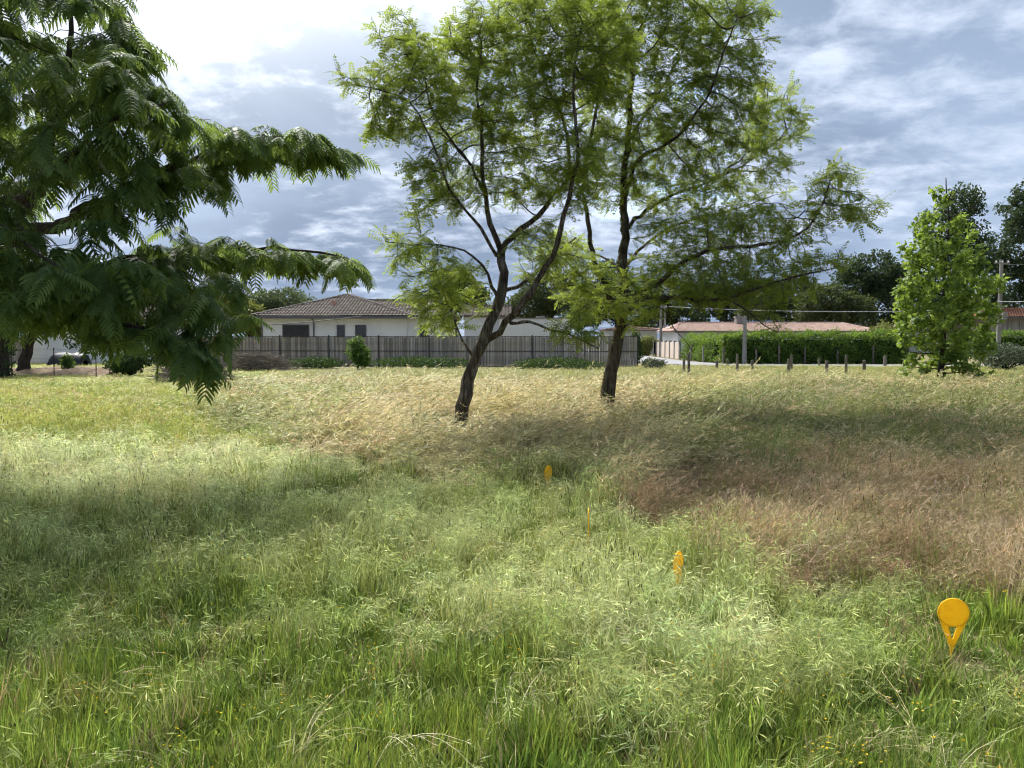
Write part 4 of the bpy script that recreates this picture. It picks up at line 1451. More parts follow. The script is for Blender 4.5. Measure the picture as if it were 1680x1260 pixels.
def dark_tree(label, base_px, base_d, lean, lobes, r0, ivy=False):
    x = XG(base_px, base_d)
    tree = thing('dark_tree', label, 'tree', (x, base_d, 0))
    pts = np.array([(x, base_d, -0.1), (x + lean * 0.35, base_d, 1.0), (x + lean, base_d, 2.2), (x + lean * 1.3, base_d, 4.0)])
    spec = [(pts, r0, r0 * 0.45)]
    for l in lobes:
        e = P(l[0], l[1], l[2])
        k = pts[2] if e[2] < 3.5 else pts[3]
        spec.append((np.array([k, (k + e) / 2 + (0, 0, 0.1), e]), r0 * 0.32, 0.02))
    limbs = make_limbs(spec, 0.3, 0.04)
    limb_parts(tree, limbs, ['trunk'] + ['limb'] * len(lobes), M['bark_dark'], 10)
    clump_crown(lobes, 170, 46, 0.42, 0.17, M['oak'], tree, 0.4, 0.2, 0.35)
    if ivy:
        n = 1500
        t = rng.random(n)
        i = np.minimum((t * (len(limbs[0][0]) - 1)).astype(int), len(limbs[0][0]) - 1)
        a = rng.uniform(0, 2 * math.pi, n)
        o = np.stack((np.cos(a), np.sin(a), np.zeros(n)), 1)
        base = limbs[0][0][i] + o * (r0 * 1.15 + rng.random((n, 1)) * 0.12) + rng.normal(0, 0.08, (n, 3)) * (0, 0, 1)
        lm = MB()
        place_leaves(lm, tmpl_broad(), base, unit(o * 0.5 + rng.normal(size=(n, 3)) * 0.6 + (0, 0, -0.6)), unit(o + rng.normal(size=(n, 3)) * 0.3), rng.uniform(0.07, 0.13, n), rng.random(n))
        lm.build('ivy', M['shrub'], tree, kind='stuff')


dark_tree('dark tree with leaning bare trunk behind the wire fence at the left', 34, 34, 0.75, [(40, 505, 34, 60, 18, 1.6), (100, 530, 33, 60, 14, 1.3), (70, 470, 34.5, 70, 22, 1.8), (130, 560, 32.5, 34, 8, 0.8), (20, 430, 34, 60, 24, 1.8)], 0.26)
dark_tree('ivy covered trunk with dark crown at the very left edge', -2, 30.5, 0.25, [(-20, 500, 30.5, 60, 24, 1.6), (-60, 440, 30.5, 70, 40, 2), (10, 400, 31, 50, 30, 1.5)], 0.30, ivy=True)


# ------------------------------------------------------------------ hedges and shrubs
def leafy(name, label, cat, core_fn, pts, nrm, leaf, mat, w=0.6, tmpl=None, group=None, loc=None):
    t = thing(name, label, cat, loc if loc is not None else (pts[:, 0].mean(), pts[:, 1].mean(), 0), group)
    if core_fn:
        core_fn().build('stems_or_core', M['core'], t)  # real stems in shrubs, an added dark filler box in hedges
    n = len(pts)
    ax = unit(nrm * 0.35 + rng.normal(size=(n, 3)) * 0.7 + (0, 0, -0.05))
    up = unit(nrm + np.array((0, 0, 0.6)) + rng.normal(size=(n, 3)) * 0.45)
    tone = np.clip(0.45 + 0.2 * np.sin(pts[:, 0] * 2.7 + pts[:, 2] * 3.1) + rng.normal(0, 0.24, n), 0, 1)
    m = MB()
    place_leaves(m, tmpl or tmpl_diamond(w), pts, ax, up, leaf * rng.uniform(0.6, 1.35, n), tone)
    m.build('foliage', mat, t)
    return t


def hedge(label, x0, x1, y0, y1, h, n, leaf, mat):
    """a trimmed box hedge: leaves over top, front and both ends, with an uneven surface"""
    W, Dp = x1 - x0, y1 - y0
    areas = np.array((W * h, W * Dp, Dp * h, Dp * h))
    cnt = rng.multinomial(n, areas / areas.sum())
    P_, N_ = [], []
    for k, c in enumerate(cnt):
        a, b = rng.random(c), rng.random(c)
        z = np.zeros(c)
        if k == 0:
            p = np.stack((x0 + a * W, z + y0, 0.05 + b * (h - 0.05)), 1); nn = (0, -1, 0)
        elif k == 1:
            p = np.stack((x0 + a * W, y0 + b * Dp, z + h), 1); nn = (0, 0, 1)
        elif k == 2:
            p = np.stack((z + x0, y0 + a * Dp, 0.05 + b * (h - 0.05)), 1); nn = (-1, 0, 0)
        else:
            p = np.stack((z + x1, y0 + a * Dp, 0.05 + b * (h - 0.05)), 1); nn = (1, 0, 0)
        nn = np.array(nn, float)
        wob = 0.11 * np.sin(p[:, 0] * 1.7 + p[:, 1] * 1.3) + 0.10 * np.sin(p[:, 0] * 4.3 + p[:, 2] * 5.1) + rng.normal(0, 0.08, c) + 0.22 * (rng.random(c) < 0.06)
        P_.append(p + nn * wob[:, None])
        N_.append(np.tile(nn, (c, 1)))
    pts, nrm = np.vstack(P_), np.vstack(N_)
    leafy('hedge', label, 'hedge', lambda: MB().box((x0 + 0.22, y0 + 0.22, 0), (x1 - 0.22, y1 - 0.22, h - 0.25)), pts, nrm, leaf, mat)  # plain dark box added inside the hedge to block the view through it


hedge('trimmed bright green hedge in front of the long pink roofed house', 13.2, XG(1478, 48.5), 47.7, 49.2, P(0, 551, 48)[2], 16000, 0.15, M['hedge_leaf'])
hedge('trimmed hedge turning away along the side street', 12.95, 14.3, 49.5, 58.3, 1.62, 6500, 0.15, M['hedge_leaf'])
hedge('bright green low hedge below the timber barn', XG(1612, 60), XG(1720, 60), 60, 61.3, P(0, 549, 60)[2], 4500, 0.17, M['hedge_leaf'])


def shrub(label, px, d, py_top, wpx, n, leaf, mat, name='shrub', w=0.55, squash=1.0, z0=0.0, tmpl=None, lumps=6):
    x = XG(px, d)
    h = P(px, py_top, d)[2] - z0
    rw = wpx / FPX * d / 2
    sub = [(x + rng.uniform(-0.55, 0.55) * rw, d + rng.uniform(-0.5, 0.5) * rw, z0 + h * rng.uniform(0.35, 0.72), rw * rng.uniform(0.4, 0.62), h * rng.uniform(0.25, 0.34)) for _ in range(lumps)]
    sub[0] = (x, d, z0 + h * 0.68, rw * 0.5, h * 0.32)
    P_, N_ = [], []
    for s in sub:
        c = n // lumps
        dv = unit(rng.normal(size=(c, 3)))
        r_ = rng.uniform(0.55, 1.05, (c, 1))
        P_.append(np.array(s[:3]) + dv * r_ * np.array((s[3], s[3], s[4])))
        N_.append(dv)
    pts = np.vstack(P_)
    pts[:, 2] = np.maximum(pts[:, 2], 0.03)

    def stems_or_core():
        m = MB()
        for s in sub:
            m.tube([(x, d, 0), ((x + s[0]) / 2, (d + s[1]) / 2, s[2] * 0.55), s[:3]], [0.035, 0.02, 0.008], 5)
        return m
    return leafy(name, label, 'shrub', stems_or_core, pts, np.vstack(N_), leaf, mat, w, tmpl, loc=(x, d, 0))


shrub('glossy young laurel bush standing before the board fence', 588, 36.5, 552, 40, 2200, 0.15, M['laurel'], 'laurel_bush', 0.42, lumps=8)
shrub('dark rounded shrub at the left end of the brush pile', 216, 32, 574, 74, 3000, 0.13, M['shrub'], lumps=8)
shrub('dark green shrub between the rounded shrub and the board fence', 275, 37, 570, 60, 2200, 0.13, M['shrub'])
shrub('reddish leaved shrub at the left end of the board fence', 283, 39, 556, 36, 900, 0.13, M['redleaf'])
shrub('small sapling in the leaf litter before the covered stack', 110, 34, 582, 26, 500, 0.13, M['laurel'], lumps=4)
shrub('low bramble before the right half of the board fence', 930, 38.6, 586, 200, 3800, 0.12, M['shrub'], 'bramble', lumps=14)
shrub('low bramble between the laurel bush and the leaning trunk', 690, 39.2, 586, 170, 3200, 0.12, M['shrub'], 'bramble', lumps=12)
shrub('low weedy bramble left of the laurel bush', 520, 39.5, 585, 110, 2200, 0.12, M['shrub'], 'bramble', lumps=8)
shrub('climbing plant hanging over the right end of the board fence', 1042, 40.6, 540, 30, 1600, 0.13, M['shrub'], 'climber', lumps=6)
shrub('rank weeds before the right end of the board fence', 1065, 38.0, 588, 56, 1300, 0.12, M['greyshrub'], lumps=6)
shrub('grey green wild shrub at the right frame edge', 1650, 38, 562, 110, 5200, 0.12, M['greyshrub'], lumps=12)
shrub('darker shrub behind the grey green shrub at the right', 1618, 42, 558, 60, 2200, 0.13, M['shrub'], lumps=7)
shrub('bushy green shrub behind the hedge end left of the young tree', 1455, 53, 527, 76, 3200, 0.17, M['yellowtree'], lumps=9)


# brush piles: heaps of cut branches
def brush(label, px0, px1, d, h, n):
    x0, x1 = XG(px0, d), XG(px1, d)
    t = thing('brush_pile', label, 'brush pile', ((x0 + x1) / 2, d, 0))
    m = MB()
    w = x1 - x0
    for k in range(n):
        u = rng.beta(2, 2)
        x = x0 + u * w
        env = h * (1 - (2 * u - 1) ** 2) + 0.08
        z = rng.random() * env
        y = d + rng.normal(0, 0.35)
        l = rng.uniform(0.4, 1.5)
        a = rng.normal(0.3, 0.5)
        b = rng.normal(0, 0.32)
        v = np.array((math.cos(a) * math.cos(b), math.sin(a), math.sin(b))) * l / 2
        c = np.array((x, y, z + 0.05))
        mid = c + rng.normal(0, 0.05, 3)
        pts = np.array((c - v, mid, c + v))
        pts[:, 2] = np.maximum(pts[:, 2], 0.02)
        r = rng.uniform(0.006, 0.022)
        m.tube(pts, [r, r * 0.8, r * 0.4], 4)
    m.build('sticks', M['stick'], t, kind='stuff')


brush('grey brush pile of cut branches in front of the board fence', 372, 480, 37, 0.80, 520)
brush('low grey brush pile below the hanging mimosa frond', 258, 385, 27, 0.50, 420)

# leaf litter strip under the trees behind the wire fence
def litter():
    n = 40
    xs = np.linspace(-34, -17.2, n)
    V, Q = [], []
    rows = (32.2, 33.5, 35, 37, 38.5)
    for y in rows:
        for x in xs:
            V.append((x, y + rng.normal(0, 0.15), 0.02 + (0.32 * rng.random() if 33 < y < 38 else 0.0)))
    for r in range(len(rows) - 1):
        for i in range(n - 1):
            Q.append((r * n + i, r * n + i + 1, (r + 1) * n + i + 1, (r + 1) * n + i))
    MB().add(V, quads=Q).build('leaf_litter', M['litter'], smooth=True, kind='stuff', label='brown leaf litter and cut twigs behind the wire fence', cat='leaf litter')


litter()


# ------------------------------------------------------------------ yellow survey markers
def marker(label, px, d, yaw, tilt=0.0, top=0.276, z0=0.0):
    x = XG(px, d)
    t = thing('yellow_marker', label, 'marker', (x, d, 0), 'yellow plastic ground markers')
    rot = Matrix.Translation((x, d, 0)) @ Matrix.Rotation(yaw, 4, 'Z') @ Matrix.Rotation(tilt, 4, 'Y')
    R_ = 0.074
    cz = top - R_

    def put(mb, name, parent=t):
        me = mb.mesh(name, M['yellow'])
        me.transform(rot)
        return link(name, me, parent)
    n = 40
    ang = np.arange(n) * 2 * math.pi / n
    c = MB()
    prof = [(R_ - 0.002, -0.004), (R_, -0.002), (R_, 0.002), (R_ - 0.002, 0.004)]
    V = [(r * math.cos(a), y, cz + r * math.sin(a)) for r, y in prof for a in ang]
    Q = [(k * n + i, (k + 1) * n + i, (k + 1) * n + (i + 1) % n, k * n + (i + 1) % n) for k in range(3) for i in range(n)]
    V += [(0, -0.004, cz), (0, 0.004, cz)]
    T = [(i, (i + 1) % n, 4 * n) for i in range(n)] + [(3 * n + (i + 1) % n, 3 * n + i, 4 * n + 1) for i in range(n)]
    disc = put(c.add(V, quads=Q, tris=T), 'disc')
    rim = MB()
    for r0, r1 in ((R_ * 0.93, R_ * 0.965),):
        V = [(r * math.cos(a), y, cz + r * math.sin(a)) for r, y in ((r0, -0.0055), (r1, -0.0055), (r1, -0.0035), (r0, -0.0035)) for a in ang]
        Q = [(k * n + i, k * n + (i + 1) % n, ((k + 1) % 4) * n + (i + 1) % n, ((k + 1) % 4) * n + i) for k in range(4) for i in range(n)]
        rim.add(V, quads=Q)
    put(rim, 'raised_ring', t)
    for s in (-1, 1):
        a = MB()
        poly = [(s * R_ * 0.905, cz - 0.4255 * R_), (s * R_ * 0.62, cz - 0.79 * R_), (s * R_ * 0.24, cz - 0.972 * R_), (s * R_ * 0.25, cz - 1.05 * R_), (s * R_ * 0.05, cz - 1.80 * R_), (s * 0.0006, cz - 1.82 * R_), (s * 0.0006, cz - 2.45 * R_), (s * R_ * 0.13, cz - 2.40 * R_)]
        if s > 0:
            poly = poly[::-1]
        a.prism(poly, -0.0033, 0.0033)
        put(a, 'prong')
    st = MB()
    st.prism([(-0.008, cz - 2.455 * R_), (0.008, cz - 2.455 * R_), (0.0, cz - 0.30)][::-1], -0.003, 0.003)
    put(st, 'stake')


marker('large yellow disc marker with forked stake at the lower right', 1577, 3.80, R(-12), 0.02, 0.295)
marker('second nearest yellow marker, turned and half sunk in pale grass', 1118, 4.70, R(56), -0.06, 0.285)
marker('edge-on yellow marker seen as a thin upright sliver', 967, 5.80, R(84), 0.0, 0.31)
marker('farthest small yellow marker, mostly hidden in the grass', 900, 8.0, R(55), 0.0, 0.27)

# ------------------------------------------------------------------ the meadow
def blade(mb, base, ang, h, lean, w, m=0, seg=3, a=None, curl=1.0):
    """a curved tapering blade; lean is the sideways reach at the tip"""
    d = np.array((math.cos(ang), math.sin(ang), 0))
    s = np.array((-math.sin(ang), math.cos(ang), 0))
    V = []
    for j in range(seg):
        t = j / seg
        c = base + d * lean * t ** (1.6 * curl) + np.array((0, 0, h * (t - 0.18 * t * t * min(1.5, lean / max(h, .01)))))
        ww = w * (1 - 0.55 * t)
        V += [c - s * ww / 2, c + s * ww / 2]
    tip = base + d * lean + np.array((0, 0, h * (1 - 0.18 * min(1.5, lean / max(h, .01)))))
    V.append(tip)
    Q = [(2 * j, 2 * j + 1, 2 * j + 3, 2 * j + 2) for j in range(seg - 1)]
    mb.add(V, quads=Q, tris=[(2 * seg - 2, 2 * seg - 1, 2 * seg)], m=m, a=rng.random() if a is None else a)
    return tip


def spikelet(mb, p, d, l, w, m=1, a=None):
    d = d / np.linalg.norm(d)
    s = np.cross(d, unit(rng.normal(size=3)))
    s /= np.linalg.norm(s) + 1e-9
    mb.add([p, p + d * l * 0.4 - s * w / 2, p + d * l, p + d * l * 0.4 + s * w / 2], quads=[(0, 1, 2, 3)], m=m, a=rng.random() if a is None else a)


def stem(mb, base, ang, h, lean, w, m=0, seg=4, droop=0.0):
    """an arching stalk; returns points along it"""
    d = np.array((math.cos(ang), math.sin(ang), 0))
    pts = []
    for j in range(seg + 1):
        t = j / seg
        pts.append(base + d * lean * t ** 2.0 + np.array((0, 0, h * t - droop * t ** 4)))
    pts = np.array(pts)
    s = np.array((-math.sin(ang + 0.6), math.cos(ang + 0.6), 0))
    V = []
    for j, p in enumerate(pts):
        ww = w * (1 - 0.5 * j / seg)
        V += [p - s * ww / 2, p + s * ww / 2]
    mb.add(V, quads=[(2 * j, 2 * j + 1, 2 * j + 3, 2 * j + 2) for j in range(seg)], m=m, a=rng.random())
    return pts


def rxy(r):
    a, q = rng.uniform(0, 2 * math.pi), r * math.sqrt(rng.random())
    return np.array((math.cos(a) * q, math.sin(a) * q, 0))


def tuft_short(k):
    m = MB()
    for _ in range(46):
        h = rng.uniform(0.07, 0.24) * rng.uniform(0.6, 1)
        blade(m, rxy(0.095), rng.uniform(0, 6.28), h, h * rng.uniform(0.1, 0.6), rng.uniform(0.004, 0.0095), m=0 if rng.random() < 0.86 else 2)
    return m


def tuft_broad(k):
    """plantain-like leaves and wide blades of the near turf"""
    m = MB()
    for _ in range(18):
        h = rng.uniform(0.07, 0.15)
        blade(m, rxy(0.07), rng.uniform(0, 6.28), h, h * rng.uniform(0.3, 0.8), rng.uniform(0.009, 0.016), seg=4)
    return m


def tuft_lawn(k):
    m = MB()
    for _ in range(60):
        h = rng.uniform(0.10, 0.24)
        blade(m, rxy(0.2), rng.uniform(0, 6.28), h, h * rng.uniform(0.1, 0.5), rng.uniform(0.005, 0.009), m=0 if rng.random() < 0.8 else 1)
    for _ in range(10):
        p = stem(m, rxy(0.2), rng.normal(0, 0.8), rng.uniform(0.2, 0.3), 0.08, 0.003, m=1)
        for q in range(5):
            spikelet(m, p[-1] - (0, 0, 0.015 * q), unit(rng.normal(size=3) * 0.4 + (0.4, 0, 0.5)), 0.035, 0.008)
    return m


def tuft_brome(k):
    """drooping brome: arching stalks with long hanging spikelets, over thin blades"""
    m = MB()
    for _ in range(20):
        h = rng.uniform(0.12, 0.36)
        blade(m, rxy(0.10), rng.uniform(0, 6.28), h, h * rng.uniform(0.2, 0.8), rng.uniform(0.004, 0.0085), m=0)
    for _ in range(7):
        h = rng.uniform(0.26, 0.42)
        a = rng.normal(0.0, 0.8)
        p = stem(m, rxy(0.10), a, h, h * rng.uniform(0.25, 0.6), 0.0028, m=0, seg=5, droop=h * 0.15)
        dv = np.array((math.cos(a), math.sin(a), 0))
        for q in range(int(rng.integers(5, 10))):
            t = rng.uniform(0.68, 1.0)
            j = min(int(t * 5), 4)
            b0 = p[j] + (p[j + 1] - p[j]) * (t * 5 - j)
            o = unit(dv * rng.uniform(0.1, 1.0) + rng.normal(0, 0.45, 3) + (0, 0, 0.1))
            e = b0 + o * rng.uniform(0.015, 0.05)
            spikelet(m, e, unit(o * 0.9 + (0, 0, -rng.uniform(0.1, 0.9))), rng.uniform(0.035, 0.085), rng.uniform(0.004, 0.008))
            spikelet(m, b0, e - b0 + 1e-5, np.linalg.norm(e - b0), 0.0018, m=0)
    return m


def tuft_hay(k):
    """tall dry grass leaning with the wind, feathery heads"""
    m = MB()
    for _ in range(28):
        h = rng.uniform(0.2, 0.42)
        blade(m, rxy(0.22), rng.normal(0.1, 1.1), h, h * rng.uniform(0.3, 0.9), rng.uniform(0.005, 0.009), m=0)
    for _ in range(30):
        h = rng.uniform(0.34, 0.62)
        a = rng.normal(0.1, 0.7)
        p = stem(m, rxy(0.22), a, h, h * rng.uniform(0.35, 0.95), 0.005, m=1, seg=5, droop=h * rng.uniform(0.1, 0.35))
        dv = unit(p[-1] - p[-2])
        for q in range(6):
            t = rng.uniform(0.75, 1.0)
            j = min(int(t * 5), 4)
            b0 = p[j] + (p[j + 1] - p[j]) * (t * 5 - j)
            spikelet(m, b0, unit(dv + rng.normal(0, 0.35, 3) + (0, 0, -0.15)), rng.uniform(0.05, 0.09), rng.uniform(0.008, 0.013))
    return m


def tuft_brown(k):
    m = MB()
    for _ in range(24):
        h = rng.uniform(0.12, 0.3)
        blade(m, rxy(0.15), rng.uniform(0, 6.28), h, h * rng.uniform(0.2, 0.7), rng.uniform(0.004, 0.007), m=0)
    for _ in range(24):
        h = rng.uniform(0.24, 0.5)
        a = rng.normal(0.0, 1.0)
        p = stem(m, rxy(0.15), a, h, h * rng.uniform(0.25, 1.0), 0.0035, m=0, seg=4, droop=h * rng.uniform(0.0, 0.25))
        dv = unit(p[-1] - p[-2])
        for q in range(6):
            t = rng.uniform(0.6, 1.0)
            j = min(int(t * 4), 3)
            b0 = p[j] + (p[j + 1] - p[j]) * (t * 4 - j)
            spikelet(m, b0, unit(dv + rng.normal(0, 0.45, 3)), rng.uniform(0.03, 0.06), rng.uniform(0.004, 0.008), m=1)
    return m


def tuft_arch(k):
    """long pale dead stalks arching over"""
    m = MB()
    for _ in range(7):
        h = rng.uniform(0.35, 0.55)
        a = rng.normal(0.15, 0.7)
        p = stem(m, rxy(0.12), a, h, h * rng.uniform(0.6, 1.3), 0.0048, m=1, seg=7, droop=h * rng.uniform(0.25, 0.6))
        for q in range(4):
            spikelet(m, p[-1 - q % 2], unit(p[-1] - p[-2] + rng.normal(0, 0.2, 3)), 0.045, 0.006)
    return m


def tuft_tall(k):
    m = MB()
    for _ in range(46):
        h = rng.uniform(0.25, 0.55)
        blade(m, rxy(0.22), rng.normal(0.1, 1.2), h, h * rng.uniform(0.25, 0.8), rng.uniform(0.005, 0.009), m=0, seg=4)
    for _ in range(11):
        h = rng.uniform(0.45, 0.7)
        p = stem(m, rxy(0.22), rng.normal(0.1, 0.6), h, h * rng.uniform(0.2, 0.6), 0.005, m=2, seg=5, droop=h * 0.12)
        for q in range(7):
            spikelet(m, p[-1] - (p[-1] - p[-2]) * rng.random(), unit(rng.normal(0, 0.4, 3) + (0.3, 0, 0.4)), rng.uniform(0.03, 0.06), 0.009, m=2)
    return m


def tuft_plantain(k):
    """ribwort stalks with dark heads"""
    m = MB()
    for _ in range(4):
        h = rng.uniform(0.26, 0.42)
        p = stem(m, rxy(0.12), rng.uniform(0, 6.28), h, h * 0.12, 0.003, m=0, seg=3)
        top = p[-1]
        hl = rng.uniform(0.02, 0.035)
        m.tube([top, top + (0.0, 0, hl * 0.4), top + (0.002, 0, hl)], [0.0035, 0.0055, 0.002], 5, m=3)
    return m


def tuft_flower(k):
    """thin stalks with small yellow flowers"""
    m = MB()
    for _ in range(7):
        h = rng.uniform(0.12, 0.24)
        p = stem(m, rxy(0.12), rng.uniform(0, 6.28), h, h * 0.25, 0.0022, m=0, seg=3)
        for q in range(5):
            a = q * 1.2566
            d = np.array((math.cos(a), math.sin(a), 0.35))
            spikelet(m, p[-1], d, 0.007, 0.006, m=4)
    return m


M['plantain'] = surf_mat('plantain_head', [(0.3, (0.06, 0.04, 0.026)), (0.7, (0.12, 0.085, 0.055))], 30, 3, 0.9, bump=0)
M['petal'] = surf_mat('yellow_petal', [(0.3, (0.75, 0.50, 0.02)), (0.7, (0.85, 0.62, 0.03))], 30, 3, 0.7, bump=0)
GM = [G_LEAF, G_SEED, G_BASE, M['plantain'], M['petal']]


def make_collection(key, fn, nvar):
    col = bpy.data.collections.new('tufts_' + key)
    for k in range(nvar):
        me = fn(k).mesh('tuft_%s_%d' % (key, k), GM)
        o = bpy.data.objects.new('tuft_%s_%d' % (key, k), me)
        col.objects.link(o)
    return col


def scatter(name, label, col, nvar, pos, rotz, tilt, scl, tint):
    n = len(pos)
    me = bpy.data.meshes.new(name)
    me.vertices.add(n)
    me.vertices.foreach_set('co', pos.astype(np.float32).ravel())
    rot = np.stack((tilt[:, 0], tilt[:, 1], rotz), 1)
    for an, ty, key, val in (('rot', 'FLOAT_VECTOR', 'vector', rot), ('scl', 'FLOAT_VECTOR', 'vector', scl), ('tint', 'FLOAT_COLOR', 'color', np.hstack((tint, np.ones((n, 1)))))):
        a = me.attributes.new(an, ty, 'POINT')
        a.data.foreach_set(key, val.astype(np.float32).ravel())
    a = me.attributes.new('vid', 'INT', 'POINT')
    a.data.foreach_set('value', rng.integers(0, nvar, n).astype(np.int32))
    o = link(name, me, label=label, cat='grass', kind='stuff')
    ng = bpy.data.node_groups.new('scatter_' + name, 'GeometryNodeTree')
    ng.interface.new_socket('Geometry', in_out='INPUT', socket_type='NodeSocketGeometry')
    ng.interface.new_socket('Geometry', in_out='OUTPUT', socket_type='NodeSocketGeometry')
    N, L = ng.nodes.new, ng.links.new
    gi, go = N('NodeGroupInput'), N('NodeGroupOutput')
    mp = N('GeometryNodeMeshToPoints')
    ip = N('GeometryNodeInstanceOnPoints')
    ci = N('GeometryNodeCollectionInfo')
    ci.inputs['Collection'].default_value = col
    ci.inputs['Separate Children'].default_value = True
    ci.inputs['Reset Children'].default_value = True
    ip.inputs['Pick Instance'].default_value = True

    def attr(nm, ty):
        a = N('GeometryNodeInputNamedAttribute')
        a.data_type = ty
        a.inputs['Name'].default_value = nm
        return a.outputs['Attribute']
    L(gi.outputs[0], mp.inputs['Mesh'])
    L(mp.outputs[0], ip.inputs['Points'])
    L(ci.outputs[0], ip.inputs['Instance'])
    L(attr('vid', 'INT'), ip.inputs['Instance Index'])
    er = N('FunctionNodeEulerToRotation')
    L(attr('rot', 'FLOAT_VECTOR'), er.inputs[0])
    L(er.outputs[0], ip.inputs['Rotation'])
    L(attr('scl', 'FLOAT_VECTOR'), ip.inputs['Scale'])
    L(ip.outputs[0], go.inputs[0])
    md = o.modifiers.new('scatter', 'NODES')
    md.node_group = ng
    return o


def in_poly(px, py, poly):
    poly = np.asarray(poly, float)
    inside = np.zeros(len(px), bool)
    j = len(poly) - 1
    for i in range(len(poly)):
        xi, yi = poly[i]
        xj, yj = poly[j]
        c = ((yi > py) != (yj > py)) & (px < (xj - xi) * (py - yi) / (yj - yi + 1e-12) + xi)
        inside ^= c
        j = i
    return inside


def vnoise(x, y, f, seed=0):
    """cheap smooth value noise"""
    r = np.random.default_rng(seed).random((64, 64))
    u, v = x * f, y * f
    i, j = np.floor(u).astype(int), np.floor(v).astype(int)
    a, b = u - i, v - j
    a, b = a * a * (3 - 2 * a), b * b * (3 - 2 * b)
    g = lambda p, q: r[p % 64, q % 64]
    return (g(i, j) * (1 - a) + g(i + 1, j) * a) * (1 - b) + (g(i, j + 1) * (1 - a) + g(i + 1, j + 1) * a) * b


def fbm(x, y, f, seed=0):
    return 0.55 * vnoise(x, y, f, seed) + 0.3 * vnoise(x, y, f * 2.3, seed + 1) + 0.15 * vnoise(x, y, f * 5.1, seed + 2)


